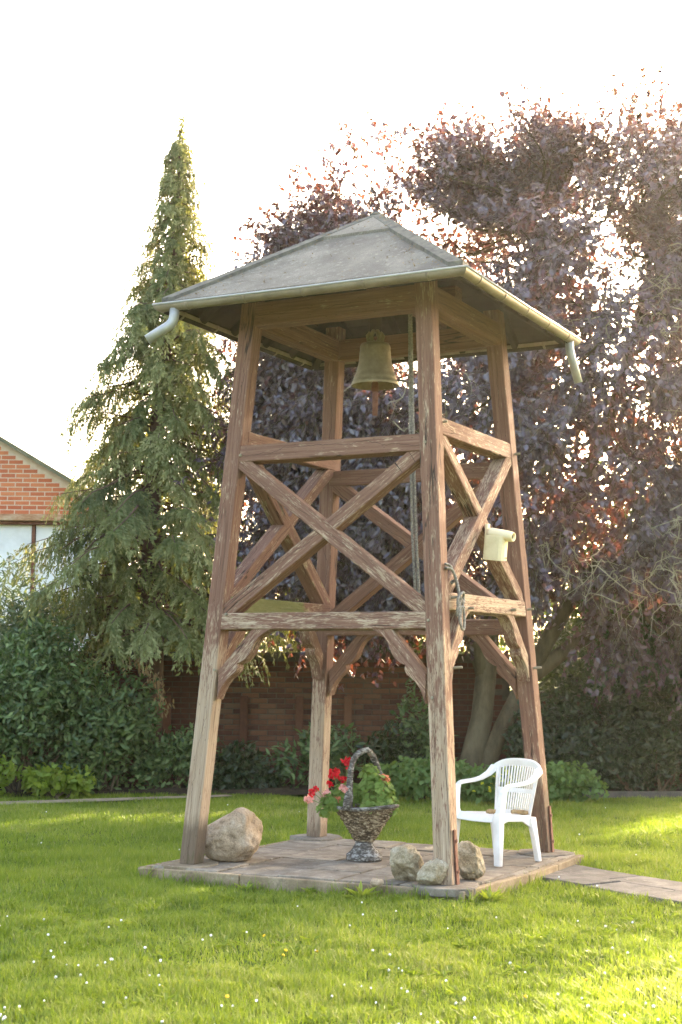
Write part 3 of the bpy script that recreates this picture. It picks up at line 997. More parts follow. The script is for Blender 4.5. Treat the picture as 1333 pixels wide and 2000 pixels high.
bme = brick_mesh(0.232, 0.062, 0.06)
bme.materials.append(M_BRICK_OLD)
bl, bh = 0.245, 0.0745
nbk = 0
rest = MB()
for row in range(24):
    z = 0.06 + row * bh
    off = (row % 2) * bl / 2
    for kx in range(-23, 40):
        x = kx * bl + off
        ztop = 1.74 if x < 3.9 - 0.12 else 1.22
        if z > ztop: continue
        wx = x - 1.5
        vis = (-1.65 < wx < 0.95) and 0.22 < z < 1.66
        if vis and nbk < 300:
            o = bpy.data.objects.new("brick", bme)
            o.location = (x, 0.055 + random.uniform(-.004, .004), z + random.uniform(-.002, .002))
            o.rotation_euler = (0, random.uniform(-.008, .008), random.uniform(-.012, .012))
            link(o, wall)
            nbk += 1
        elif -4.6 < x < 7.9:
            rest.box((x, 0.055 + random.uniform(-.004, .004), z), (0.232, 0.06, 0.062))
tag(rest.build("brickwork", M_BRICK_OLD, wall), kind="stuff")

# ------------------------------------------------------------------ building at the far left
BY = 24.0
bld = empty("brick_building", (-8.2, BY, 0), 0, "building with orange brick gable over white wall panels at far left", "building")
M_RENDER = simple_mat("white_rendered_panel", [(0.60, 0.60, 0.58), (0.76, 0.76, 0.75), (0.80, 0.80, 0.79)], 1.6, 0.8, 0.2, 0.2, 20, 0.006)
M_BEAM = simple_mat("rust_stained_beam", [(0.22, 0.08, 0.03), (0.40, 0.22, 0.12), (0.55, 0.42, 0.30)], 4, 0.85, 0.2, 0.4, 30, 0.01, vscale=(1, 1, 3))
M_VERGE = simple_mat("green_grey_verge_board", [(0.10, 0.10, 0.06), (0.17, 0.16, 0.10)], 6, 0.85, 0.2, 0.2)
XR, XE = 4.5, -0.7                    # right corner, ridge (local x)
slope = 0.589
ze = 4.184
zr = ze + slope * (XR - XE)


def roofz(x): return ze + slope * (XR - x) if x > XE else zr - slope * (XE - x)


mb = MB()
mb.add([(XE - (XR - XE), 0.062, 4.10), (XR, 0.062, 4.10), (XR, 0.062, ze), (XE, 0.062, zr), (XE - (XR - XE), 0.062, ze),
        (XE - (XR - XE), 8, 4.10), (XR, 8, 4.10), (XR, 8, ze), (XE, 8, zr), (XE - (XR - XE), 8, ze)],
       [(0, 1, 2, 3, 4), (9, 8, 7, 6, 5), (1, 6, 7, 2), (4, 9, 5, 0), (0, 5, 6, 1)])
mb.build("gable_core", M_MORTAR_NEW, bld)
bme2 = brick_mesh(0.228, 0.0595, 0.05, 0.003)
bme2.materials.append(M_BRICK_NEW)
for row in range(40):
    z = 4.15 + row * 0.0755
    off = (row % 2) * 0.1225
    for kx in range(-40, 40):
        x = kx * 0.245 + off
        if x > XR - 0.12 or x < 1.35: continue
        if z + 0.05 > roofz(x + 0.12): continue
        o = bpy.data.objects.new("brick", bme2)
        o.location = (x, 0.082 + random.uniform(-.002, .002), z)
        link(o, bld)
rest = MB()
for row in range(44):
    z = 4.15 + row * 0.0755
    for kx in range(-40, 40):
        x = kx * 0.245 + (row % 2) * 0.1225
        if x < -3.2 or x >= 1.35 or z + 0.05 > roofz(x + 0.12) or z + .05 > roofz(x - 0.12): continue
        rest.box((x, 0.082, z), (0.234, 0.05, 0.0625))
tag(rest.build("brickwork", M_BRICK_NEW, bld), kind="stuff")
mb = MB()
mb.box((XE, 0.02, 4.05), (2 * (XR - XE) + 0.04, 0.26, 0.11))
mb.build("lintel_beam", M_BEAM, bld, bevel=0.01)
mb = MB()
mb.box((XE, 0.06, 3.965), (2 * (XR - XE), 0.16, 0.045))
mb.build("lower_flange", M_RUST, bld)
xsp = [-5.4, -3.7, -2.0, -0.3, 1.44, 3.14, 4.5]
for i in range(len(xsp) - 1):
    mb = MB()
    mb.box(((xsp[i] + xsp[i + 1]) / 2, 0.12, 1.97), (xsp[i + 1] - xsp[i] - 0.075, 0.06, 3.94))
    mb.build("wall_panel", M_RENDER, bld)
    mb = MB()
    mb.box((xsp[i + 1] if i < 5 else 4.48, 0.10, 1.97), (0.05, 0.08, 3.94))
    mb.build("panel_post", M_RUST, bld)
mb = MB()
mb.box((XE, 4.2, 1.97), (2 * (XR - XE) - .1, 7.6, 3.94))
mb.build("inner_wall", M_RENDER, bld)
for s in (1, -1):
    mb = MB()
    x0, x1 = XE, XE + s * (XR - XE + 0.25)
    z0, z1 = zr, zr - slope * (XR - XE + 0.25)
    mb.add([(x0, -0.08, z0 + .01), (x1, -0.08, z1 + .01), (x1, -0.08, z1 + .065), (x0, -0.08, z0 + .065), (x0, 8.1, z0 + .01), (x1, 8.1, z1 + .01), (x1, 8.1, z1 + .065), (x0, 8.1, z0 + .065)],
           [(0, 1, 2, 3), (7, 6, 5, 4), (3, 2, 6, 7), (4, 5, 1, 0), (1, 5, 6, 2), (0, 3, 7, 4)])
    mb.build("roof_slope", M_ROOFCAP, bld)
    mb = MB()
    mb.add([(x0, -0.11, z0 + .0), (x1, -0.11, z1 + .0), (x1, -0.11, z1 + .075), (x0, -0.11, z0 + .075), (x0, -0.085, z0 + .0), (x1, -0.085, z1 + .0), (x1, -0.085, z1 + .075), (x0, -0.085, z0 + .075)],
           [(0, 1, 2, 3), (7, 6, 5, 4), (3, 2, 6, 7), (4, 5, 1, 0), (1, 5, 6, 2), (0, 3, 7, 4)])
    mb.build("verge_board", M_VERGE, bld)

# ------------------------------------------------------------------ paved platform and path
M_PAVE = None


def pave_mat(name, cols):
    m, nt, nd, lk, bs = new_mat(name)
    v = objvec(nt)
    oi = nt.nodes.new("ShaderNodeObjectInfo")
    n1 = tex_noise(nt, 5, 6, 0.7, v)
    n2 = tex_noise(nt, 70, 4, 0.7, v)
    c = ramp(nt, n1, [(0.28, cols[0]), (0.5, cols[1]), (0.72, cols[2])]).outputs[0]
    c = mixc(nt, 0.5, c, ramp(nt, n2, [(0.3, (0.6, 0.6, 0.58)), (0.7, (1.25, 1.25, 1.22))]).outputs[0], 'MULTIPLY')
    tone = ramp(nt, oi.outputs['Random'], [(0, (0.82, 0.80, 0.78)), (1, (1.15, 1.12, 1.08))]).outputs[0]
    c = mixc(nt, 1.0, c, tone, 'MULTIPLY')
    sp = ramp(nt, tex_noise(nt, 12, 4, 0.7, v), [(0.63, (0, 0, 0)), (0.70, (1, 1, 1))]).outputs[0]
    c = mixc(nt, math_n(nt, 'MULTIPLY', sp, 0.55), c, (0.42, 0.39, 0.34))
    st = ramp(nt, tex_noise(nt, 3.0, 5, 0.7, objvec(nt, (1, 2, 1))), [(0.58, (0, 0, 0)), (0.68, (1, 1, 1))]).outputs[0]
    c = mixc(nt, math_n(nt, 'MULTIPLY', st, 0.6), c, (0.07, 0.055, 0.04))
    lk.new(c, bs.inputs['Base Color'])
    bs.inputs['Roughness'].default_value = 0.9
    bs.inputs['Specular IOR Level'].default_value = 0.2
    bump(nt, bs, math_n(nt, 'ADD', n1, n2), 0.45, 0.006)
    return m


M_PAVE = pave_mat("weathered_concrete_slabs", [(0.10, 0.083, 0.066), (0.19, 0.162, 0.132), (0.31, 0.275, 0.23)])
M_PATH = pave_mat("grey_path_slabs", [(0.075, 0.07, 0.066), (0.13, 0.12, 0.112), (0.20, 0.185, 0.17)])
M_KERB = pave_mat("buff_kerb_stone", [(0.14, 0.10, 0.062), (0.23, 0.175, 0.115), (0.33, 0.265, 0.19)])
plat = empty("pavement", (TX, TY, 0), TH)
tag(plat, "paved concrete platform under the bell tower", kind="structure")
mb = MB()
mb.prism([(x * 0.985, y * 0.985) for x, y in PLAT], 0.06, Matrix.Translation((0, 0, 0.035)))
mb.build("bedding", M_SOIL, plat)


def clip_poly(poly, clip):
    out = list(poly)
    n = len(clip)
    for i in range(n):
        a, b = clip[i], clip[(i + 1) % n]
        inp, out = out, []
        if not inp: break
        ins = lambda p: (b[0] - a[0]) * (p[1] - a[1]) - (b[1] - a[1]) * (p[0] - a[0]) >= 0

        def inter(p, q):
            d1 = (b[0] - a[0]) * (p[1] - a[1]) - (b[1] - a[1]) * (p[0] - a[0])
            d2 = (b[0] - a[0]) * (q[1] - a[1]) - (b[1] - a[1]) * (q[0] - a[0])
            t = d1 / (d1 - d2)
            return (p[0] + (q[0] - p[0]) * t, p[1] + (q[1] - p[1]) * t)
        s = inp[-1]
        for e in inp:
            if ins(e):
                if not ins(s): out.append(inter(s, e))
                out.append(e)
            elif ins(s):
                out.append(inter(s, e))
            s = e
    return out


INNER = [(-1.36, -1.325), (1.275, -1.185), (1.37, -0.2), (1.37, 1.15), (-1.20, 1.15), (-1.25, 0.3)]
pc = 0.50
for i in range(-3, 4):
    for j in range(-3, 4):
        x0, y0 = i * pc - 0.22, j * pc - 0.30 + 0.0
        g = 0.010
        q = clip_poly([(x0 + g, y0 + g), (x0 + pc - g, y0 + g), (x0 + pc - g, y0 + pc - g), (x0 + g, y0 + pc - g)], INNER)
        if len(q) < 3: continue
        ar = abs(sum(q[k][0] * q[(k + 1) % len(q)][1] - q[(k + 1) % len(q)][0] * q[k][1] for k in range(len(q)))) / 2
        if ar < 0.012: continue
        cxq = sum(a for a, b in q) / len(q)
        cyq = sum(b for a, b in q) / len(q)
        mb = MB()
        mb.prism([(a - cxq, b - cyq) for a, b in q], 0.05)
        o = mb.build("paving_slab", M_PAVE, plat, bevel=0.004)
        o.location = (cxq, cyq, 0.073 + random.uniform(-0.007, 0.003))
        o.rotation_euler = (random.uniform(-.006, .006), random.uniform(-.006, .006), random.uniform(-.006, .006))


def kerb_run(p, q, n, w=0.06, h=0.125, ztop=0.098, parent=None, inward=1):
    p, q = Vector(p), Vector(q)
    d = (q - p)
    L = d.length
    a = math.atan2(d.y, d.x)
    for i in range(n):
        t0 = i / n
        ln = L / n - 0.008
        c = p + d * (t0 + 0.5 / n)
        mb = MB()
        mb.box((0, 0, 0), (ln, w, h))
        o = mb.build("kerb_stone", M_KERB, parent, bevel=0.008)
        o.location = (c.x, c.y, ztop - h / 2 + random.uniform(-.006, .004))
        o.rotation_euler = (random.uniform(-.02, .02), random.uniform(-.006, .006), a + random.uniform(-.008, .008))


kerb_run((-1.40, -1.38), (1.32, -1.235), 3, parent=plat)
kerb_run((1.325, -1.20), (1.405, -0.2), 1, parent=plat)
kerb_run((1.405, -0.19), (1.405, 1.19), 2, parent=plat, ztop=0.094)
kerb_run((1.40, 1.18), (-1.22, 1.18), 3, parent=plat, ztop=0.088)
kerb_run((-1.235, 1.19), (-1.28, 0.3), 1, parent=plat, ztop=0.088)
kerb_run((-1.285, 0.29), (-1.40, -1.36), 2, parent=plat, ztop=0.092)
# cast pads under the posts
for sx, sy in ((-1, -1), (1, -1), (1, 1), (-1, 1)):
    mb = MB()
    pts = []
    for k in range(10):
        a = 2 * math.pi * (k + .5) / 10
        r = 0.25 * random.uniform(0.86, 1.1)
        pts.append((r * math.cos(a), r * math.sin(a)))
    mb.prism(pts, 0.06)
    o = mb.build("post_pad", M_KERB if sx < 0 and sy < 0 else M_PAVE, plat, bevel=0.008)
    o.location = (sx * 1.11, sy * 1.075, 0.079)

pathway = empty("garden_path", (PATH_A.x, PATH_A.y, 0), math.atan2(PATH_DIR.y, PATH_DIR.x))
tag(pathway, "slab path leading off to the right of the platform", kind="structure")
wpath = abs((PATH_B - PATH_A).dot(Vector((PATH_DIR.y, -PATH_DIR.x))))
for r_ in range(2):
    for k in range(9):
        L0 = 0.56
        x0 = -0.28 + k * L0 + (0.16 if r_ else 0.0)
        mb = MB()
        mb.box((0, 0, 0), (L0 - 0.014, wpath / 2 - 0.012, 0.06))
        o = mb.build("path_slab", M_PATH, pathway, bevel=0.006)
        o.location = (x0 + L0 / 2, -(r_ + 0.5) * wpath / 2, 0.012 + random.uniform(-.006, .006))
        o.rotation_euler = (random.uniform(-.012, .012), random.uniform(-.008, .008), random.uniform(-.01, .01))
        if r_ == 0 and k == 0: o.location.x += 0.1

# ------------------------------------------------------------------ the bell tower
AX, AY, BX_, BY_, HT = 1.1788, 1.1458, 0.8920, 0.8578, 4.2083
S = 0.1445
tower = empty("bell_tower", (TX, TY, TZ), TH, "open timber bell tower with hipped felt roof standing on paved platform", "bell tower")


def hx(z): return AX + (BX_ - AX) * z / HT
def hy(z): return AY + (BY_ - AY) * z / HT


def timber(name, p0, p1, w, d, outward, parent=tower, wear=0.3, n0=None, n1=None, seed=0, moss=None, foot_dark=None, mat=None, ch=0.007, wob=0.0035):
    p0, p1 = Vector(p0), Vector(p1)
    X = (p1 - p0)
    L = X.length
    X.normalize()
    Z = Vector(outward)
    Z = (Z - X * Z.dot(X)).normalized()
    Y = Z.cross(X)
    Mx = Matrix(((X.x, Y.x, Z.x, p0.x), (X.y, Y.y, Z.y, p0.y), (X.z, Y.z, Z.z, p0.z), (0, 0, 0, 1)))
    Ri = Mx.to_3x3().transposed()
    m0 = Ri @ Vector(n0) if n0 else Vector((1, 0, 0))
    m1 = Ri @ Vector(n1) if n1 else Vector((1, 0, 0))
    hw, hd = w / 2, d / 2
    ring = [(-hw + ch, -hd), (0, -hd), (hw - ch, -hd), (hw, -hd + ch), (hw, 0), (hw, hd - ch), (hw - ch, hd), (0, hd), (-hw + ch, hd), (-hw, hd - ch), (-hw, 0), (-hw, -hd + ch)]
    nr = max(6, int(L / 0.055))
    V, wv, mv, dv = [], [], [], []
    for i in range(nr + 1):
        t = i / nr
        for k, (y, z) in enumerate(ring):
            s0 = -(m0.y * y + m0.z * z) / m0.x
            s1 = L - (m1.y * y + m1.z * z) / m1.x
            x = s0 + (s1 - s0) * t
            nv = mnoise.noise(Vector((x * 3.0 + seed * 7.1, y * 9, z * 9)))
            nv2 = mnoise.noise(Vector((x * 14 + seed * 3.3, y * 20 + k, z * 20)))
            edge = 1.0 if k in (0, 2, 3, 5, 6, 8, 9, 11) else 0.4
            q = 1 + (nv * wob * 0.9 + min(0, nv2 + 0.15) * 0.006 * edge) / max(0.02, math.hypot(y, z))
            P = Vector((x, y * q, z * q))
            V.append(P)
            Wp = Mx @ P
            wv.append(wear(Wp, t) if callable(wear) else wear)
            mv.append(moss(Wp, t) if callable(moss) else (moss or 0))
            dv.append(foot_dark(Wp, t) if callable(foot_dark) else (foot_dark or 0))
    n = len(ring)
    F = []
    for i in range(nr):
        for k in range(n):
            k2 = (k + 1) % n
            F.append((i * n + k, i * n + k2, (i + 1) * n + k2, (i + 1) * n + k))
    F.append(tuple(range(n - 1, -1, -1)))
    F.append(tuple(nr * n + k for k in range(n)))
    me = bpy.data.meshes.new(name)
    me.from_pydata(V, [], F)
    me.update()
    attr(me, "wear", wv)
    attr(me, "moss", mv)
    attr(me, "foot_dark", dv)
    me.materials.append(mat or M_WOOD)
    o = bpy.data.objects.new(name, me)
    link(o, parent)
    o.matrix_local = Mx
    return o


def sm(a, b, x):
    t = min(1, max(0, (x - a) / (b - a)))
    return t * t * (3 - 2 * t)


PTOP = 4.72
posts = {}
for key, sx, sy in (("A", -1, -1), ("B", 1, -1), ("C", 1, 1), ("D", -1, 1)):
    q0 = Vector((sx * (AX - S / 2), sy * (AY - S / 2), 0.012))
    q1 = Vector((sx * (hx(PTOP) - S / 2), sy * (hy(PTOP) - S / 2), PTOP))
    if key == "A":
        w = lambda P, t: 0.20 + 0.62 * (1 - sm(1.1, 2.3, P.z))  # real wear, with a reflected light patch painted into the lower part
        dm = lambda P, t: 0.95 * (1 - sm(0.08, 0.60, P.z))  # dark foot paints the shade below that light patch
    elif key == "B":
        w = lambda P, t: 0.22 + 0.45 * (1 - sm(0.4, 2.8, P.z))
        dm = lambda P, t: 0.35 * (1 - sm(0.03, 0.14, P.z))
    elif key == "C":
        w = lambda P, t: 0.18 + 0.22 * (1 - sm(0.4, 1.6, P.z))
        dm = lambda P, t: 0.65 * (1 - sm(0.4, 0.9, P.z))
    else:
        w = lambda P, t: 0.15 + 0.55 * (1 - sm(1.0, 1.7, P.z))
        dm = lambda P, t: 0.6 * (1 - sm(0.05, 0.3, P.z))
    posts[key] = timber("post", q0, q1, S, S, (0, sy, 0), wear=w, foot_dark=dm, n0=(0, 0, 1), n1=(0, 0, 1), seed=ord(key), ch=0.008,
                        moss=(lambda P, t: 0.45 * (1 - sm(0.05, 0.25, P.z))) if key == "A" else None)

RD = 0.145


def side_frame(side):
    """returns f(u, z, inset) -> local point on a face: u along the face (right as seen from outside), and outward normal"""
    n = {'F': (0, -1), 'R': (1, 0), 'B': (0, 1), 'L': (-1, 0)}[side]
    def f(u, z, inset=0.0):
        if side == 'F': return Vector((u, -(hy(z) - inset), z))
        if side == 'B': return Vector((-u, (hy(z) - inset), z))
        if side == 'R': return Vector(((hx(z) - inset), u, z))
        return Vector((-(hx(z) - inset), -u, z))
    half = (lambda z: hx(z)) if side in 'FB' else (lambda z: hy(z))
    k = (AY - BY_) / HT if side in 'FB' else (AX - BX_) / HT
    return f, half, Vector((n[0], n[1], k)).normalized()


SC1 = [(0.0, -0.56), (0.022, -0.50), (0.05, -0.445), (0.09, -0.395), (0.135, -0.36), (0.165, -0.335), (0.178, -0.305), (0.172, -0.272),
       (0.205, -0.262), (0.25, -0.235), (0.285, -0.195), (0.305, -0.15), (0.325, -0.105), (0.36, -0.06), (0.41, -0.025), (0.49, 0.012),
       (0.30, 0.012), (0.0, -0.33)]
KA = math.radians(48)

for si, side in enumerate("FRBL"):
    f, half, nrm = side_frame(side)
    up = 0.150 if side in "RL" else 0.0
    lt, lb, ut, ub = 2.006 + up, 1.871 + up, 3.388 + up * 0.95, 3.249 + up * 0.95
    wr = {'F': 0.38, 'R': 0.50, 'B': 0.22, 'L': 0.32}[side]
    for ri, (zt, zb) in enumerate(((lt, lb), (ut, ub))):
        zc = (zt + zb) / 2
        h = half(zc) - S + 0.035
        ins = RD / 2 + 0.005
        ms = None
        if side == 'L' and ri == 0:
            ms = lambda P, t: 0.95 * sm(0.15, 0.4, t)
        timber("rail", f(-h, zc, ins), f(h, zc, ins), zt - zb, RD, nrm, wear=wr * (1.15 if ri == 0 else 0.6), seed=si * 5 + ri, moss=ms)
    # cross braces, half-lapped
    bw = 0.118
    z0, z1 = lt - 0.01, ub + 0.01
    def corner(s, z, dz):
        return f(s * (half(z) - S + 0.05), z + dz, 0.075)
    inset1 = 0.075
    dir1 = 1 if side in "FB" else -1
    a0 = f(-dir1 * (half(z1) - S - 0.03), z1 - 0.02, 0.078)
    a1 = f(dir1 * (half(z0) - S - 0.03), z0 + 0.03, 0.078)
    ext = (a1 - a0).normalized() * 0.085
    timber("cross_brace", a0 - ext, a1 + ext, bw, 0.138, nrm, wear=wr * 0.85, seed=si * 7 + 40, moss=(0.3 if side == 'L' else None))
    b0 = f(dir1 * (half(z1) - S - 0.03), z1 - 0.02, 0.080)
    b1 = f(-dir1 * (half(z0) - S - 0.03), z0 + 0.03, 0.080)
    ext = (b1 - b0).normalized() * 0.085
    timber("cross_brace", b0 - ext, b1 + ext, bw - 0.002, 0.128, nrm, wear=wr * 0.8, seed=si * 7 + 41)
    # scalloped knee brackets under the lower rail
    for s in (-1, 1):
        z = lb
        hb = half(lb - 0.25) - S - 0.01
        poly = [(x * 1.0, y) for x, y in SC1]
        o_ = f(s * hb, lb, 0.066)
        ex_ = (f(-s, lb) - f(s, lb)).normalized()
        ez_ = (f(0, lb) - f(0, lb - 1)).normalized()
        en_ = ex_.cross(ez_)
        me_ = MB()
        pp = [(x * math.cos(KA) + y * math.sin(KA), -x * math.sin(KA) + y * math.cos(KA)) for x, y in poly]
        ex_, ez_ = ex_ * math.cos(KA) + ez_ * math.sin(KA), ez_ * math.cos(KA) - ex_ * math.sin(KA)
        if s: me_.prism(pp if True else pp[::-1], 0.105)
        o = me_.build("knee_bracket", M_WOOD, tower, bevel=0.005)
        # local frame: grain along the bracket's diagonal is close enough to x
        o.matrix_local = Matrix(((ex_.x, ez_.x, en_.x, o_.x), (ex_.y, ez_.y, en_.y, o_.y), (ex_.z, ez_.z, en_.z, o_.z), (0, 0, 0, 1)))
        attr(o.data, "wear", [wr * 0.95] * len(o.data.vertices))
    # wall plate under the roof
    zp0, zp1 = 4.405, 4.60
    zc = (zp0 + zp1) / 2
    hh = half(zc) - S + 0.04
    timber("wall_plate", f(-hh, zc, RD / 2 + 0.003), f(hh, zc, RD / 2 + 0.003), zp1 - zp0, RD, nrm, wear=0.12, seed=si + 70)

# wooden pegs
def peg(P, d, ln=0.05, r=0.011):
    mb = MB()
    d = Vector(d).normalized()
    P = Vector(P)
    mb.tube([P - d * 0.03, P + d * ln * 0.6, P + d * ln], [r, r, r * 0.85], 8)
    o = mb.build("peg", M_TWIG, tower)
    return o


fR, hR, nR = side_frame('R')
fF, hF, nF = side_frame('F')
for u, z, l in ((0.845, 3.45, .05), (0.90, 2.09, .055), (0.955, 1.585, .07), (-0.83, 1.585, .06), (-0.80, 2.12, .06), (-0.74, 3.50, .03), (0.50, 2.07, .045), (-0.46, 2.05, .04)):
    peg(fR(u, z), nR, l)
for u, z in ((-0.86, 2.0), (0.93, 1.94), (-0.80, 3.31), (0.86, 3.32), (0.98, 1.36), (-0.94, 1.55)):
    peg(fF(u, z), nF, 0.012, 0.012)

# iron anchor straps at the feet
for (sx, sy) in ((1, -1), (1, 1)):
    st = MB()
    x0, x1 = AX + 0.004, hx(0.40) + 0.004
    yc = sy * (AY - S / 2) + 0.015
    st.add([(x0, yc - .024, 0.0), (x0, yc + .024, 0.0), (x1, yc + .022, .40), (x1, yc - .022, .40), (x0 + .012, yc - .024, 0.0), (x0 + .012, yc + .024, 0.0), (x1 + .012, yc + .022, .40), (x1 + .012, yc - .022, .40)],
           [(3, 2, 1, 0), (4, 5, 6, 7), (0, 1, 5, 4), (1, 2, 6, 5), (2, 3, 7, 6), (3, 0, 4, 7)])
    so = st.build("anchor_strap", M_RUST, tower, bevel=0.003)
    for z in (0.10, 0.32):
        b = MB()
        b.tube([(hx(z) + .012, yc, z), (hx(z) + .026, yc, z)], 0.013, 6)
        b.build("bolt", M_RUST, so)

# --- roof
EX, EY, ZE, ZA = 1.310, 1.300, 4.565, 5.473


def roof_pt(side, t, s, lift=0.0):
    """t: 0 eave .. 1 apex, s: -1..1 along the eave"""
    ex, ey = EX * (1 - t), EY * (1 - t)
    z = ZE + (ZA - ZE) * t + lift
    if side == 'F': return Vector((s * ex, -ey, z))
    if side == 'B': return Vector((-s * ex, ey, z))
    if side == 'R': return Vector((ex, s * ey, z))
    return Vector((-ex, -s * ey, z))


def roof_piece(name, side, t0, t1, s0, s1, lo, hi, mat, parent, nseg=10, sagamp=0.004, s0b=None, s1b=None):
    mb = MB()
    V = []
    hipw = s0b == 'hip'
    if hipw: s0b = None
    s0b = s0 if s0b is None else s0b
    s1b = s1 if s1b is None else s1b
    for lift in (hi, lo):
        for j in range(4):
            t = t0 + (t1 - t0) * j / 3
            for i in range(nseg + 1):
                a = s0 + (s0b - s0) * j / 3
                b = s1 + (s1b - s1) * j / 3
                if hipw:
                    wd = min(0.95, 0.115 / (EX * (1 - t)))
                    a, b = (0.998 - wd, 0.998) if s1 > 0 else (-0.998, -0.998 + wd)
                s = a + (b - a) * i / nseg
                p = roof_pt(side, t, s, lift)
                p.z += sagamp * mnoise.noise(Vector((p.x * 4, p.y * 4, ord(side))))
                V.append(p)
    m = nseg + 1
    F = []
    for j in range(3):
        for i in range(nseg):
            a = j * m + i
            F.append((a, a + 1, a + m + 1, a + m))
            b = 4 * m + a
            F.append((b + m, b + m + 1, b + 1, b))
    for i in range(nseg):
        F.append((4 * m + i, 4 * m + i + 1, i + 1, i))
        a = 3 * m + i
        F.append((a, a + 1, 4 * m + a + 1, 4 * m + a))
    for j in range(3):
        a, b = j * m, (j + 1) * m
        F.append((a, b, 4 * m + b, 4 * m + a))
        a, b = j * m + nseg, (j + 1) * m + nseg
        F.append((b, a, 4 * m + a, 4 * m + b))
    mb.add(V, F)
    return mb.build(name, mat, parent, smooth=False)


for side in "FRBL":
    roof_piece("felt_sheet", side, -0.02, 0.70, -0.995, 0.995, 0.004, 0.020, M_ROOF, tower)
    roof_piece("felt_sheet", side, 0.68, 0.985, -0.99, 0.99, 0.018, 0.046, M_ROOF, tower)
    # hip strips: one half on each neighbouring slope
    roof_piece("hip_strip", side, -0.02, 0.93, 0.90, 0.998, 0.018, 0.052, M_ROOFCAP, tower, 3, 0.004, s0b='hip')
    roof_piece("hip_strip", side, -0.02, 0.93, -0.998, -0.90, 0.018, 0.052, M_ROOFCAP, tower, 3, 0.004, s0b='hip')
    # soffit boards on the underside
    nbd = 7
    for k in range(nbd):
        t0, t1 = -0.01 + 0.94 * k / nbd, -0.01 + 0.94 * (k + 1) / nbd - 0.006
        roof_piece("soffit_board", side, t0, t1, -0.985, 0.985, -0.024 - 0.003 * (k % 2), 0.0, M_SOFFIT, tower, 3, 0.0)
    # eave board
    roof_piece("fascia", side, -0.012, 0.012, -0.99, 0.99, -0.085, -0.03, M_SOFFIT, tower, 4, 0.0)
    # rafters
    for s in (-0.62, -0.22, 0.22, 0.62):
        e = 0.02
        tmax = 0.95 * (1 - abs(s) * 0.98)
        # jack rafters run square to the eave
        q0, q1 = roof_pt(side, e, s, -0.065), roof_pt(side, tmax * 0.98, s, -0.065)
        if side in "FB": q1.x = q0.x
        else: q1.y = q0.y
        f, half, nrm = side_frame(side)
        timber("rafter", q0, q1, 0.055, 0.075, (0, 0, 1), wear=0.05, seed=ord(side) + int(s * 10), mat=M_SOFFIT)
for sx, sy in ((1, 1), (1, -1), (-1, 1), (-1, -1)):
    timber("hip_rafter", (sx * EX * 0.985, sy * EY * 0.985, ZE - 0.055), (sx * 0.04, sy * 0.04, ZA - 0.085), 0.07, 0.09, (0, 0, 1), wear=0.05, seed=90, mat=M_SOFFIT)
mb = MB()
prof = [(0.075, -0.055), (0.07, -0.03), (0.03, -0.006), (0.0, 0.0)]
mb.lathe(prof, 4, cap0=True)
cap = mb.build("roof_cap", M_ROOFCAP, tower)
cap.location = (0, 0, ZA + 0.055)
cap.rotation_euler = (0, 0, math.radians(45))
# leaf litter lying on the roof
P, Nn = [], []
for k in range(420):
    sd = random.choice("FFR")
    t = random.random() ** 1.3 * 0.92
    s_ = random.choice([random.uniform(-.9, .9), 0.9 - abs(random.gauss(0, .15)), -0.9 + abs(random.gauss(0, .15))])
    P.append(tuple(roof_pt(sd, t, s_, 0.030 if t < .68 else 0.054)))
    Nn.append((random.gauss(0, .2), random.gauss(0, .2) - (0.6 if sd == 'F' else 0), 1))
P = np.array(P)
lf = leaf_mesh("leaf_litter", P, rng.normal(0, 1, P.shape) * np.array([1, 1, .25]), np.array(Nn), rng.uniform(.012, .03, len(P)), rng.uniform(.006, .014, len(P)), M_DEAD, tower, kind="stuff")
# ridge beam carrying the bell
timber("bell_beam", (-0.76, 0.0, 4.70), (0.76, 0.0, 4.70), 0.14, 0.14, (0, 0, 1), wear=0.1, seed=33)
timber("bell_beam", (0.30, -0.74, 4.66), (0.30, 0.74, 4.66), 0.09, 0.10, (0, 0, 1), wear=0.1, seed=34)

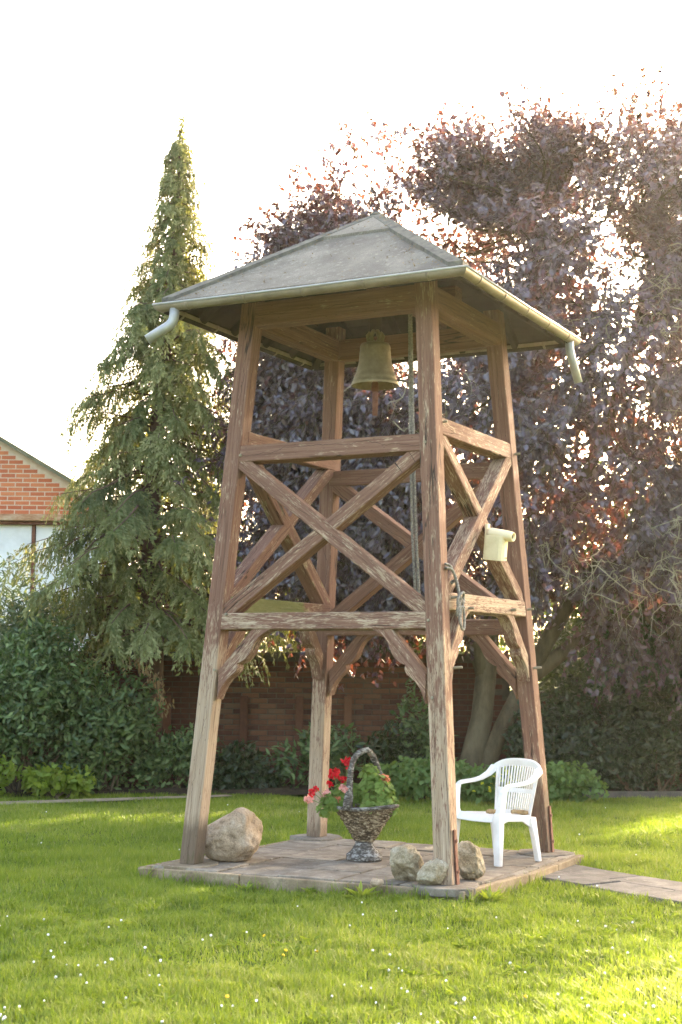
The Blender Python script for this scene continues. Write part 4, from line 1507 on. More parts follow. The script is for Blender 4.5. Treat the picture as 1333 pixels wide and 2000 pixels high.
# --- gutters: half round, mitred at the corners
GX, GY, GR, GZ = 1.335, 1.325, 0.052, 4.532
for side in "FRBL":
    mb = MB()
    m = 14
    V = []
    ns = 12
    for lay, rr in ((0, GR), (1, GR - 0.004)):
        for i in range(ns + 1):
            s = -1 + 2 * i / ns
            for k in range(m + 1):
                a = math.pi * k / m
                off = -math.cos(a) * rr            # -rr inner .. +rr outer
                z = GZ - math.sin(a) * rr - 0.006 * math.sin(math.pi * i / ns)
                gx_, gy_ = GX + off, GY + off
                if side == 'F': p = (s * gx_, -gy_, z)
                elif side == 'B': p = (-s * gx_, gy_, z)
                elif side == 'R': p = (gx_, s * gy_, z)
                else: p = (-gx_, -s * gy_, z)
                V.append(p)
    w = m + 1
    half_n = (ns + 1) * w
    F = []
    for i in range(ns):
        for k in range(m):
            a = i * w + k
            F.append((a, a + w, a + w + 1, a + 1))
            F.append((half_n + a + 1, half_n + a + w + 1, half_n + a + w, half_n + a))
        a = i * w
        F.append((a, half_n + a, half_n + a + w, a + w))
        a = i * w + m
        F.append((a + w, half_n + a + w, half_n + a, a))
    mb.add(V, F)
    go = mb.build("gutter", M_ZINC, tower, smooth=True)
    em = go.modifiers.new("edges", 'EDGE_SPLIT')
    em.split_angle = math.radians(50)
    # rolled outer bead
    mb = MB()
    o1 = GX + GR, GY + GR
    c0 = {'F': ((-o1[0], -o1[1]), (o1[0], -o1[1])), 'B': ((o1[0], o1[1]), (-o1[0], o1[1])), 'R': ((o1[0], -o1[1]), (o1[0], o1[1])), 'L': ((-o1[0], o1[1]), (-o1[0], -o1[1]))}[side]
    mb.tube([(c0[0][0], c0[0][1], GZ + .004), (sum(c[0] for c in c0) / 2, sum(c[1] for c in c0) / 2, GZ - .002), (c0[1][0], c0[1][1], GZ + .004)], 0.010, 8)
    mb.build("bead", M_PIPE, go, True)
    # strap hooks
    for i in range(5):
        s = -0.8 + 0.4 * i
        mb = MB()
        V = []
        for k in range(13):
            a = math.pi * k / 12
            for dd in (-0.012, 0.012):
                rr = GR + 0.004
                off = -math.cos(a) * rr
                z = GZ - math.sin(a) * rr - 0.006 * math.cos(s * math.pi / 2)
                if side == 'F': p = (s * GX + dd, -(GY + off), z)
                elif side == 'B': p = (-s * GX + dd, (GY + off), z)
                elif side == 'R': p = ((GX + off), s * GY + dd, z)
                else: p = (-(GX + off), -s * GY + dd, z)
                V.append(p)
        F = [(2 * k, 2 * k + 1, 2 * k + 3, 2 * k + 2) for k in range(12)]
        mb.add(V, F)
        so = mb.build("gutter_strap", M_ZINC, go, True)
        sl = so.modifiers.new("thick", 'SOLIDIFY')
        sl.thickness = 0.004

# downspout stubs: open bent pipes
def spout(pts, r):
    pts = [Vector(p) for p in pts]
    P = []
    # smooth the bends
    for i in range(len(pts) - 1):
        P.append(pts[i])
    P.append(pts[-1])
    fine = []
    for i in range(1, len(P) - 1):
        a, b, c = P[i - 1], P[i], P[i + 1]
        if i == 1: fine.append(a)
        d0 = (a - b).normalized() * min(0.06, (a - b).length * 0.45)
        d1 = (c - b).normalized() * min(0.06, (c - b).length * 0.45)
        for k in range(6):
            t = k / 5
            fine.append((b + d0) * (1 - t) ** 2 + b * 2 * t * (1 - t) + (b + d1) * t ** 2)
    fine.append(P[-1])
    mb = MB()
    mb.tube(fine, r, 18, False)
    o = mb.build("downspout", M_PIPE, tower, True)
    s = o.modifiers.new("thick", 'SOLIDIFY')
    s.thickness = 0.004
    return o


spout([(-1.205, -1.325, GZ - GR + 0.015), (-1.215, -1.325, GZ - 0.155), (-1.40, -1.43, GZ - 0.30)], 0.041)
spout([(1.335, 1.205, GZ - GR + 0.015), (1.335, 1.215, GZ - 0.13), (1.385, 1.30, GZ - 0.40)], 0.038)

# ------------------------------------------------------------------ bell
M_BRONZE = None


def bronze():
    m, nt, nd, lk, bs = new_mat("aged_bronze")
    v = objvec(nt)
    n1 = tex_noise(nt, 9, 5, 0.65, v)
    c = ramp(nt, n1, [(0.3, (0.14, 0.105, 0.05)), (0.55, (0.21, 0.165, 0.085)), (0.75, (0.29, 0.24, 0.14))]).outputs[0]
    dr = ramp(nt, tex_noise(nt, 1.0, 3, 0.6, objvec(nt, (26, 26, 2.2))), [(0.66, (0, 0, 0)), (0.72, (1, 1, 1))]).outputs[0]
    c = mixc(nt, math_n(nt, 'MULTIPLY', dr, 0.8), c, (0.52, 0.50, 0.38))
    lk.new(c, bs.inputs['Base Color'])
    bs.inputs['Roughness'].default_value = 0.5
    bs.inputs['Metallic'].default_value = 0.35
    bump(nt, bs, n1, 0.15, 0.004)
    return m


M_BRONZE = bronze()
bell = empty("bell", to_world(-0.012, -0.006, 3.985), 0, "aged bronze bell hanging under the tower roof", "bell")
mb = MB()
prof = [(0.205, 0.0), (0.209, 0.008), (0.198, 0.035), (0.186, 0.055), (0.187, 0.063), (0.178, 0.085), (0.160, 0.125), (0.161, 0.132), (0.151, 0.165), (0.143, 0.20), (0.138, 0.24), (0.135, 0.28), (0.1365, 0.286), (0.134, 0.292), (0.131, 0.325), (0.133, 0.331), (0.130, 0.348), (0.120, 0.366), (0.08, 0.379), (0.0, 0.382)]
mb.lathe(prof, 48, cap0=False)
inn = [(0.205, 0.0), (0.188, 0.012), (0.165, 0.06), (0.14, 0.13), (0.118, 0.2), (0.108, 0.3), (0.08, 0.345), (0.0, 0.355)]
b0 = len(mb.v)
mb.lathe(inn[::-1], 48, cap0=False)
mb.build("bell_body", M_BRONZE, bell, True)
mb = MB()
for k in range(6):
    a = math.pi * k / 3
    c, s = math.cos(a), math.sin(a)
    mb.tube([(0.02 * c, 0.02 * s, 0.37), (0.06 * c, 0.06 * s, 0.40), (0.068 * c, 0.068 * s, 0.44), (0.04 * c, 0.04 * s, 0.475), (0, 0, 0.48)], 0.016, 8)
mb.build("crown_loops", M_BRONZE, bell, True)
mb = MB()
mb.box((0, 0, 0.56), (0.10, 0.06, 0.18))
mb.build("hanger", M_SOFFIT, bell, bevel=0.006)
mb = MB()
mb.tube([(0, 0, 0.35), (0, 0, 0.02)], 0.014, 8)
mb.tube([(0, 0, 0.05), (0, 0, 0.02), (0, 0, -0.02), (0, 0, -0.045), (0, 0, -0.05)], [0.016, 0.03, 0.034, 0.03, 0.025], 14)
mb.tube([(0, 0, -0.045), (0.001, 0, -0.12), (0, 0, -0.255)], [0.025, 0.026, 0.023], 12)
mb.build("clapper", M_RUST, bell, True)

# ------------------------------------------------------------------ bell rope
rope = empty("bell_rope", to_world(0.30, 0.10, 2.2), 0, "grey bell rope hanging from the roof and knotted on a peg of the near post", "rope")
RO = Vector(rope.location)


def twisted(pts, r=0.011, strands=3, turns=22):
    """a rope laid from strands"""
    pts = [Vector(p) for p in pts]
    seg = [0]
    for i in range(1, len(pts)):
        seg.append(seg[-1] + (pts[i] - pts[i - 1]).length)
    L = seg[-1]
    n = max(12, int(L * turns * 5))
    n = min(n, 420)
    c = []
    for i in range(n + 1):
        s = L * i / n
        k = 0
        while k < len(seg) - 2 and seg[k + 1] < s: k += 1
        t = (s - seg[k]) / max(1e-6, seg[k + 1] - seg[k])
        c.append(pts[k].lerp(pts[k + 1], t))
    mb = MB()
    u = (c[1] - c[0]).orthogonal().normalized()
    U = []
    for i in range(n + 1):
        T = (c[min(i + 1, n)] - c[max(i - 1, 0)]).normalized()
        u = (u - T * u.dot(T)).normalized()
        U.append((u.copy(), T.cross(u)))
    for st in range(strands):
        P = []
        for i in range(n + 1):
            a = 2 * math.pi * (st / strands + i / n * L * turns)
            P.append(c[i] + (U[i][0] * math.cos(a) + U[i][1] * math.sin(a)) * r * 0.55)
        mb.tube(P, r * 0.62, 5, False)
    return mb


hang = [to_world(0.30, 0.04, 4.62), to_world(0.31, 0.06, 3.9), to_world(0.315, 0.09, 3.2), to_world(0.325, 0.12, 2.6), to_world(0.34, 0.15, 2.15), to_world(0.40, 0.0, 1.98), to_world(0.7, -0.40, 2.06), to_world(0.98, -0.78, 2.21), to_world(1.04, -0.77, 2.25)]
twisted([p - RO for p in hang], 0.014, 3, 14).build("rope_line", M_ROPE, rope, True)
hang2 = [to_world(0.285, 0.05, 4.60), to_world(0.29, 0.06, 3.6), to_world(0.30, 0.09, 2.7), to_world(0.312, 0.13, 2.2)]
twisted([p - RO for p in hang2], 0.012, 3, 14).build("rope_tail", M_ROPE, rope, True)
# the coil tied round the peg
nRw = Matrix.Rotation(TH, 3, 'Z') @ nR
coil = MB()


def coil_line(uv, r=0.011):
    pts = []
    for u, z, d in uv:
        q = fR(u, z, -d)
        pts.append(to_world(q.x, q.y, q.z) - RO)
    # smooth
    sp = []
    for i in range(len(pts) - 1):
        p0, p1, p2, p3 = pts[max(i - 1, 0)], pts[i], pts[i + 1], pts[min(i + 2, len(pts) - 1)]
        for k in range(5):
            t = k / 5
            sp.append(0.5 * ((2 * p1) + (p2 - p0) * t + (2 * p0 - 5 * p1 + 4 * p2 - p3) * t * t + (3 * p1 - p0 - 3 * p2 + p3) * t ** 3))
    sp.append(pts[-1])
    t = twisted(sp, r, 3, 16)
    coil.add(t.v, t.f)


coil_line([(-0.93, 2.37, 0.015), (-0.86, 2.36, 0.025), (-0.80, 2.30, 0.03), (-0.76, 2.22, 0.03), (-0.74, 2.13, 0.035), (-0.76, 2.04, 0.035), (-0.80, 1.98, 0.03), (-0.82, 2.04, 0.05), (-0.78, 2.10, 0.06)])
coil_line([(-0.93, 2.34, 0.015), (-0.84, 2.33, 0.03), (-0.79, 2.24, 0.045), (-0.78, 2.14, 0.055), (-0.72, 2.08, 0.06), (-0.69, 2.13, 0.05), (-0.75, 2.16, 0.075), (-0.82, 2.12, 0.06), (-0.81, 2.05, 0.05), (-0.74, 2.05, 0.07)])
coil_line([(-0.76, 2.10, 0.06), (-0.71, 2.04, 0.05), (-0.69, 1.95, 0.045), (-0.71, 1.88, 0.045), (-0.76, 1.89, 0.045), (-0.78, 1.97, 0.05), (-0.76, 2.06, 0.06)])
coil_line([(-0.74, 2.12, 0.05), (-0.79, 2.06, 0.055), (-0.80, 1.98, 0.05), (-0.79, 1.92, 0.05)], 0.010)
coil.build("rope_coil", M_ROPE, rope, True)

# ------------------------------------------------------------------ nest box
M_CREAM = simple_mat("cream_painted_wood", [(0.62, 0.50, 0.29), (0.74, 0.62, 0.40), (0.78, 0.68, 0.46)], 5, 0.75, 0.3, 0.25, 30, 0.004)
q = fR(-0.05, 2.60, -0.012)
nb = empty("nest_box", to_world(q.x, q.y, q.z), TH + math.radians(4), "cream nest box fixed to the crossing braces on the right side", "nest box")
mb = MB()
nb.rotation_euler = (math.radians(5), math.radians(6), TH + math.radians(4))
mb.box((0.012, 0, 0.01), (0.022, 0.07, 0.29))
mb.build("back_board", M_CREAM, nb, bevel=0.004)
mb = MB()
poly = [(0.024, -0.08), (0.024, 0.08), (0.14, 0.082), (0.165, 0.07), (0.18, 0.04), (0.18, -0.04), (0.165, -0.07), (0.14, -0.082)]
mb.prism(poly, 0.20, Matrix.Translation((0, 0, -0.035)))
bdy = mb.build("box_body", M_CREAM, nb, bevel=0.004, angle=50)
mb = MB()
mb.box((0.1825, 0.0, -0.11), (0.004, 0.05, 0.006))
mb.build("front_slot", M_BLACK, bdy)
# rounded lid that juts out as a tube with the entrance at its end
mb = MB()
Mr = Matrix.Rotation(math.radians(6), 4, 'Z')
n = 20
V, F = [], []
for x, r in ((0.024, 0.045), (0.05, 0.052), (0.19, 0.052), (0.225, 0.048), (0.238, 0.042), (0.236, 0.033), (0.20, 0.031)):
    for k in range(n):
        a = 2 * math.pi * k / n
        V.append((x, math.cos(a) * r * 1.42, 0.082 + math.sin(a) * r * 0.86 - 0.09 * max(0, x - 0.05)))
for i in range(6):
    for k in range(n):
        F.append((i * n + k, i * n + (k + 1) % n, (i + 1) * n + (k + 1) % n, (i + 1) * n + k))
F.append(tuple(range(n - 1, -1, -1)))
mb.add(V, F)
lid = mb.build("lid", M_CREAM, nb, True)
mb = MB()
mb.add([(0.218, math.cos(2 * math.pi * k / n) * 0.045, 0.067 + math.sin(2 * math.pi * k / n) * 0.027) for k in range(n)], [tuple(range(n))])
mb.build("entrance_hole", M_BLACK, lid)  # flat black disc paints the shade inside the tube


# ------------------------------------------------------------------ rocks
def rock_mat(name, cols, light):
    m, nt, nd, lk, bs = new_mat(name)
    v = objvec(nt)
    n1 = tex_noise(nt, 7, 8, 0.72, v, 0.4)
    n2 = tex_noise(nt, 90, 3, 0.7, v)
    c = ramp(nt, n1, [(0.3, cols[0]), (0.48, cols[1]), (0.62, cols[2]), (0.75, light)]).outputs[0]
    c = mixc(nt, 0.55, c, ramp(nt, n2, [(0.32, (0.5, 0.48, 0.45)), (0.68, (1.4, 1.38, 1.32))]).outputs[0], 'MULTIPLY')
    vo = nt.nodes.new("ShaderNodeTexVoronoi")
    vo.inputs['Scale'].default_value = 26
    lk.new(v, vo.inputs['Vector'])
    sp = ramp(nt, vo.outputs['Distance'], [(0.10, (1, 1, 1)), (0.17, (0, 0, 0))]).outputs[0]
    sp = math_n(nt, 'MULTIPLY', sp, ramp(nt, tex_noise(nt, 5, 2, 0.5, v), [(0.5, (0, 0, 0)), (0.56, (1, 1, 1))]).outputs[0])
    c = mixc(nt, math_n(nt, 'MULTIPLY', sp, 0.6), c, (0.06, 0.05, 0.045))
    lk.new(c, bs.inputs['Base Color'])
    bs.inputs['Roughness'].default_value = 0.9
    bs.inputs['Specular IOR Level'].default_value = 0.2
    bump(nt, bs, math_n(nt, 'ADD', n1, math_n(nt, 'MULTIPLY', n2, 0.4)), 0.8, 0.02)
    return m


M_ROCK1 = rock_mat("pinkish_granite", [(0.15, 0.10, 0.065), (0.36, 0.265, 0.18), (0.48, 0.375, 0.28)], (0.60, 0.53, 0.45))
M_ROCK2 = rock_mat("mossy_buff_stone", [(0.12, 0.085, 0.05), (0.32, 0.255, 0.165), (0.45, 0.385, 0.295)], (0.62, 0.57, 0.50))


def rock(loc, size, seed, label, mat, group="rocks by the tower posts", cuts=8, rz=0, lean=0.0, sub=5, name="rock", profile=None, rough=1.0):
    import bmesh
    r = random.Random(seed)
    bm = bmesh.new()
    bmesh.ops.create_icosphere(bm, subdivisions=sub, radius=1)
    planes = []
    for i in range(cuts):
        d = Vector((r.gauss(0, 1), r.gauss(0, 1), r.gauss(0, 0.8))).normalized()
        planes.append((d, r.uniform(0.62, 0.9)))
    off = Vector((seed * 3.1, seed * 1.7, seed * 2.3))
    for v in bm.verts:
        p = v.co.normalized()
        k = 1.0
        for d, h in planes:
            q = p.dot(d)
            if q > 0.05: k = min(k, h / q + 0.02)
        k = min(k, 1.0)
        k *= 1 + rough * (0.13 * mnoise.fractal(p * 1.6 + off, 1.0, 2.0, 5) + 0.06 * mnoise.fractal(p * 5 + off, 0.8, 2.0, 5))
        rg = abs(mnoise.noise(p * 2.6 + off * 2))
        k -= rough * 0.08 * max(0, 0.10 - rg) / 0.10
        q = p * k
        if profile: q = profile(q)
        v.co = Vector((q.x * size[0] / 2 + lean * q.z * size[2] / 2, q.y * size[1] / 2, q.z * size[2] / 2))
    zmin = min(v.co.z for v in bm.verts)
    zl = zmin + 0.07 * size[2]
    for v in bm.verts:
        if v.co.z < zl: v.co.z = zl + (v.co.z - zl) * 0.12
    zmin = min(v.co.z for v in bm.verts)
    for v in bm.verts: v.co.z -= zmin
    for f in bm.faces: f.smooth = True
    me = bpy.data.meshes.new(name)
    bm.to_mesh(me)
    bm.free()
    me.materials.append(mat)
    o = link(bpy.data.objects.new(name, me))
    o.location = loc
    o.rotation_euler = (0, 0, rz)
    return tag(o, label, "rock", group)


def boulder_prof(q):
    # low nose to the left, high rounded back
    t = q.x
    q = q.copy()
    if q.z > -0.2:
        q.z *= 1.0 - 0.62 * max(0, min(1, (0.15 - t) / 1.0))
    return q


rock((-0.88, 12.22, 0.1), (0.56, 0.46, 0.47), 5, "large rounded pinkish boulder beside the foot of the left post", M_ROCK1, cuts=5, name="boulder", profile=boulder_prof, rough=0.55)
rock((0.505, 11.20, 0.1), (0.31, 0.27, 0.275), 12, "mid sized speckled rock left of the near post", M_ROCK2, cuts=5)
rock((0.690, 10.93, 0.1), (0.225, 0.17, 0.21), 17, "small mossy rock leaning on the front of the near post", M_ROCK2, cuts=5, lean=0.35)
rock((0.985, 11.27, 0.1), (0.23, 0.24, 0.30), 23, "tall speckled rock just right of the near post", M_ROCK2, cuts=5, lean=-0.18)
rock((0.285, 10.905, 0.1), (0.10, 0.08, 0.075), 31, "small orange stone lying on the platform edge", M_ROCK1, cuts=8, sub=4, name="stone")

# ------------------------------------------------------------------ flower basket
def basket_mat(name, flake, dark, mid):
    m, nt, nd, lk, bs = new_mat(name)
    v = objvec(nt, (1, 1, 2.6))
    n1 = tex_noise(nt, 24, 5, 0.7, v)
    n2 = tex_noise(nt, 6, 3, 0.6, objvec(nt))
    k = math_n(nt, 'ADD', n1, math_n(nt, 'MULTIPLY', math_n(nt, 'SUBTRACT', n2, 0.5), 0.35))
    c = ramp(nt, k, [(0.41, dark), (0.52, mid), (0.58, flake), (0.75, flake)]).outputs[0]
    lk.new(c, bs.inputs['Base Color'])
    bs.inputs['Roughness'].default_value = 0.9
    bs.inputs['Specular IOR Level'].default_value = 0.2
    bump(nt, bs, n1, 0.9, 0.012)
    return m


M_BASK = basket_mat("twig_textured_cast_stone", (0.46, 0.375, 0.26), (0.06, 0.04, 0.024), (0.19, 0.13, 0.078))
M_BASKG = basket_mat("flaking_grey_paint", (0.30, 0.285, 0.26), (0.06, 0.05, 0.042), (0.12, 0.105, 0.09))
PB = Vector((0.215, 12.36, 0.1))
bk_rz = math.atan2(-0.66, 0.75)
basket = empty("flower_basket", PB, bk_rz, "cast stone flower basket with arched handle on the platform", "planter")


def disp_lathe(prof, n, ex, ey, amp, seed, cap0=True, lift=0.0):
    V = []
    for i, (r, z) in enumerate(prof):
        for k in range(n):
            a = 2 * math.pi * k / n
            nv = mnoise.fractal(Vector((math.cos(a) * r * 14, math.sin(a) * r * 14, z * 42 + seed)), 0.8, 2.0, 3)
            rr = r + amp * nv
            V.append((rr * ex * math.cos(a), rr * ey * math.sin(a), z + lift * (math.cos(a) ** 2) * max(0, (z - 0.2) / 0.25)))
    F = []
    for i in range(len(prof) - 1):
        for k in range(n):
            k2 = (k + 1) % n
            F.append((i * n + k, i * n + k2, (i + 1) * n + k2, (i + 1) * n + k))
    if cap0: F.append(tuple(range(n - 1, -1, -1)))
    mb = MB()
    mb.add(V, F)
    return mb


def interp(prof, n):
    prof = np.array(prof)
    t = np.linspace(0, len(prof) - 1, n)
    i = np.minimum(t.astype(int), len(prof) - 2)
    return [tuple(prof[a] + (prof[a + 1] - prof[a]) * (b - a)) for a, b in zip(i, t)]


footp = [(0.152, 0.0), (0.155, 0.02), (0.150, 0.045), (0.13, 0.06), (0.105, 0.085), (0.085, 0.115), (0.075, 0.14), (0.08, 0.155)]
disp_lathe(interp(footp, 22), 48, 1, 0.95, 0.006, 3).build("foot", M_BASKG, basket, True)
bowlp = [(0.078, 0.148), (0.105, 0.19), (0.14, 0.245), (0.185, 0.305), (0.225, 0.355), (0.258, 0.395), (0.272, 0.415)]
disp_lathe(interp(bowlp, 40), 72, 1.10, 0.80, 0.010, 8, lift=0.03).build("bowl", M_BASK, basket, True)
rimp = [(0.268, 0.408), (0.287, 0.418), (0.292, 0.432), (0.280, 0.440), (0.262, 0.432), (0.25, 0.40)]
disp_lathe(rimp, 64, 1.10, 0.80, 0.003, 5, cap0=False, lift=0.03).build("rim", M_BASKG, basket, True)
mb = MB()
mb.lathe([(0.255, 0.405), (0.12, 0.42), (0.0, 0.425)], 32, 1.1, 0.8, cap0=False)
mb.build("potting_soil", M_SOIL, basket, True)
# twig relief pressed into the bowl
tw = MB()
for i in range(330):
    z = random.uniform(0.17, 0.40)
    pr = bowlp
    for k in range(len(pr) - 1):
        if pr[k][1] <= z <= pr[k + 1][1]:
            r = pr[k][0] + (pr[k + 1][0] - pr[k][0]) * (z - pr[k][1]) / (pr[k + 1][1] - pr[k][1])
    a = random.uniform(0, 2 * math.pi)
    ln = random.uniform(0.015, 0.04)
    zz = z + 0.03 * math.cos(a) ** 2 * max(0, (z - 0.2) / 0.25)
    tn = Vector((-math.sin(a) * 1.1, math.cos(a) * 0.8, random.uniform(-.25, .25))).normalized()
    c = Vector(((r + .004) * 1.1 * math.cos(a), (r + .004) * 0.8 * math.sin(a), zz))
    tw.tube([c - tn * ln / 2, c, c + tn * ln / 2], [0.003, 0.0055, 0.003], 5)
tag(tw.build("twig_relief", M_BASK, basket), kind="stuff")
# handle: knobbly arch across the short axis
hp = []
for i in range(33):
    a = math.pi * i / 32
    hp.append(Vector((0.012 * math.sin(a * 5), -0.215 * math.cos(a) * (1 + 0.06 * math.sin(a)), 0.42 + 0.475 * math.sin(a) ** 0.85)))
mb = MB()
m = 12
V = []
for i, p in enumerate(hp):
    T = (hp[min(i + 1, 32)] - hp[max(i - 1, 0)]).normalized()
    u = Vector((1, 0, 0))
    w = T.cross(u).normalized()
    base = 0.023 + 0.018 * max(0, 1 - i / 4) + 0.018 * max(0, 1 - (32 - i) / 4)
    for k in range(m):
        a = 2 * math.pi * k / m
        dv = u * math.cos(a) + w * math.sin(a)
        rr = base + 0.008 * mnoise.fractal((p + dv * 0.05) * 26, 0.8, 2, 3)
        V.append(p + dv * rr)
F = [(i * m + k, i * m + (k + 1) % m, (i + 1) * m + (k + 1) % m, (i + 1) * m + k) for i in range(32) for k in range(m)]
F += [tuple(range(m - 1, -1, -1)), tuple(32 * m + k for k in range(m))]
mb.add(V, F)
mb.build("handle", M_BASKG, basket, True)


def petal_mat(name, c0, c1):
    return leaf_mat(name, [c0, c1], c1, 0.25, 0.6, 0.2)


M_RED = petal_mat("red_petals", (0.50, 0.008, 0.02), (0.72, 0.015, 0.03))
M_PINK = petal_mat("pink_petals", (0.72, 0.28, 0.25), (0.82, 0.48, 0.42))
M_SALMON = petal_mat("salmon_petals", (0.75, 0.22, 0.12), (0.8, 0.36, 0.24))
M_STEM = simple_mat("green_flower_stem", [(0.10, 0.16, 0.04), (0.16, 0.22, 0.06)], 10, 0.7, 0.3, 0)


def round_leaf_mesh(name, P, Nn, R, mat, parent, rnd, seed):
    """lobed round leaves as small cupped fans of 8 points"""
    n = len(P)
    r = np.random.default_rng(seed)
    Nn = unit(Nn)
    A = unit(np.cross(Nn, r.normal(size=(n, 3))))
    B = np.cross(Nn, A)
    k = 10
    V = np.zeros((n, k + 1, 3))
    V[:, 0] = P - Nn * (R * 0.18)[:, None]
    for i in range(k):
        a = 2 * np.pi * i / k
        rr = R * (1.0 if i % 2 == 0 else 0.80) * (0.45 if i == 0 else 1) * r.uniform(0.9, 1.1, n)
        V[:, i + 1] = P + (A * np.cos(a) + B * np.sin(a)) * rr[:, None] + Nn * (R * r.uniform(-.08, .14, n))[:, None]
    b = np.arange(n)[:, None, None] * (k + 1)
    tri = np.array([[0, 1 + i, 1 + (i + 1) % k] for i in range(k)])[None]
    F = (b + tri).reshape(-1)
    me = fast_mesh(name, V.reshape(-1, 3), F, np.arange(len(F) // 3) * 3)
    attr(me, "rnd", np.repeat(rnd, k + 1))
    me.materials.append(mat)
    return link(bpy.data.objects.new(name, me), parent)


def geranium(loc, blobs, label, seed, nl, flowers):
    r = np.random.default_rng(seed)
    root = empty("geranium", loc, 0, label, "plant")
    P, Nn = [], []
    st = MB()
    for c, s in blobs:
        m = int(nl * s[0] * s[2] / sum(b[1][0] * b[1][2] for b in blobs))
        d = unit(r.normal(size=(m, 3)))
        rad = r.uniform(0.55, 1.02, m) ** 0.6
        P.append(np.array(c) + d * rad[:, None] * np.array(s))
        Nn.append(unit(d * 0.9 + np.array([0, -0.25, 0.7]) + r.normal(0, .35, (m, 3))))
        for i in range(5):
            e = np.array(c) + unit(r.normal(size=(1, 3)))[0] * np.array(s) * 0.7
            st.tube(branch_pts((c[0] * .3, c[1] * .3, 0.0), e, 0, 0.3, 5, seed + i), [0.006, 0.005, 0.005, 0.004, 0.003], 5, False)
    P, Nn = np.concatenate(P), np.concatenate(Nn)
    k = (P[:, 2] > -0.02) | (np.abs(P[:, 0]) > 0.2)
    P, Nn = P[k], Nn[k]
    round_leaf_mesh("foliage", P, Nn, r.uniform(0.017, 0.032, len(P)), M_GERAN, root, np.clip(r.normal(.5, .25, len(P)), 0, 1), seed)
    st.build("stems", M_STEM, root)
    for (p, rad, mat) in flowers:
        p = np.array(p)
        m = int(60 * (rad / 0.05) ** 1.3)
        d = unit(r.normal(size=(m, 3)) + np.array([0, 0, .35]))
        q = p + d * rad * r.uniform(0.65, 1.0, (m, 1))
        fo = leaf_mesh("flower", q - d * 0.008, unit(r.normal(size=(m, 3)) + d * .3), d + r.normal(0, .3, (m, 3)), 0.030, 0.030, mat, root, None, 0.1, 0.1, (0.35, 0.75, .8, 1.0))
        s2 = MB()
        s2.tube(branch_pts((p[0] * .5, p[1] * .5, 0.02), p, 0, .2, 5, seed), 0.0035, 5, False)
        s2.build("flower_stem", M_STEM, fo)
    return root


# positions relative to the basket centre, z from the rim (world axes)
G0 = PB + Vector((0, 0, 0.425))
geranium(G0, [((0.09, -0.02, 0.11), (0.16, 0.13, 0.17)), ((0.04, 0.02, 0.25), (0.09, 0.08, 0.11)), ((0.15, -0.10, 0.03), (0.13, 0.08, 0.11)), ((0.06, -0.18, 0.0), (0.085, 0.06, 0.09))],
         "bushy green geranium with salmon flowers filling the right of the basket", 51, 800,
         [((0.165, 0.02, 0.225), 0.038, M_SALMON), ((0.13, 0.0, 0.235), 0.022, M_PINK), ((0.155, -.02, 0.125), 0.014, M_SALMON)])
geranium(G0 + Vector((-0.10, 0.0, 0)), [((-0.04, 0.0, 0.11), (0.13, 0.11, 0.11)), ((-0.14, -0.03, 0.05), (0.12, 0.08, 0.09)), ((-0.22, -0.04, -0.01), (0.08, 0.06, 0.06))],
         "geranium with red and pink flowers spilling left over the basket", 52, 480,
         [((-0.155, 0.0, 0.265), 0.052, M_RED), ((-0.045, 0.06, 0.365), 0.046, M_RED), ((-0.335, -0.02, 0.115), 0.026, M_RED), ((-0.305, 0.0, 0.145), 0.016, M_RED), ((-0.19, -0.02, 0.185), 0.022, M_RED), ((-0.08, -0.02, 0.225), 0.026, M_RED),
          ((-0.065, -0.16, 0.16), 0.040, M_PINK), ((-0.21, -0.05, 0.105), 0.036, M_PINK), ((-0.36, -0.03, 0.06), 0.034, M_PINK), ((-0.125, -0.08, 0.07), 0.022, M_SALMON)])

# ------------------------------------------------------------------ white plastic chair
def white_plastic():
    m, nt, nd, lk, bs = new_mat("white_plastic")
    v = objvec(nt)
    n1 = tex_noise(nt, 5, 5, 0.6, v)
    lk.new(ramp(nt, n1, [(0.32, (0.70, 0.64, 0.59)), (0.6, (0.82, 0.785, 0.755))]).outputs[0], bs.inputs['Base Color'])
    bs.inputs['Roughness'].default_value = 0.42
    bs.inputs['Subsurface Weight'].default_value = 0.0
    return m


M_PLASTIC = white_plastic()
face = Vector((-0.76, -0.65, 0)).normalized()            # the way the chair faces
chair_rz = math.atan2(face.x, -face.y) * -1              # local -y is the front
FN = Vector((1.285, 12.0, 0.1))                         # front foot on the near side
side_v = Vector((-face.y, face.x, 0))                    # chair's left/right axis
chair = empty("plastic_chair", (0, 0, 0), 0, "white plastic armchair with slatted back standing on the platform", "chair")
# local axes: x to the sitter's left side (near the camera), y backwards
ang = math.atan2(face.y, face.x) + math.pi / 2
chair.rotation_euler = (0, 0, ang)
Rz = Matrix.Rotation(ang, 3, 'Z')
near = 1 if (Rz @ Vector((1, 0, 0))).y < 0 else -1
chair.location = FN - Rz @ Vector((near * 0.255, -0.235, 0))


def strip(name, secs, parent=chair, closed_ends=True, bev=0.006):
    """sweep of rectangular sections: each (centre, half-u vector, half-v vector)"""
    V, F = [], []
    for c, u, v in secs:
        c, u, v = Vector(c), Vector(u), Vector(v)
        V += [c - u - v, c + u - v, c + u + v, c - u + v]
    for i in range(len(secs) - 1):
        for k in range(4):
            k2 = (k + 1) % 4
            F.append((i * 4 + k, i * 4 + k2, (i + 1) * 4 + k2, (i + 1) * 4 + k))
    F.append((3, 2, 1, 0))
    e = (len(secs) - 1) * 4
    F.append((e, e + 1, e + 2, e + 3))
    mb = MB()
    mb.add(V, F)
    return mb.build(name, M_PLASTIC, parent, bevel=bev, seg=3, smooth=True, angle=50)


SW, SD, SH = 0.245, 0.235, 0.395
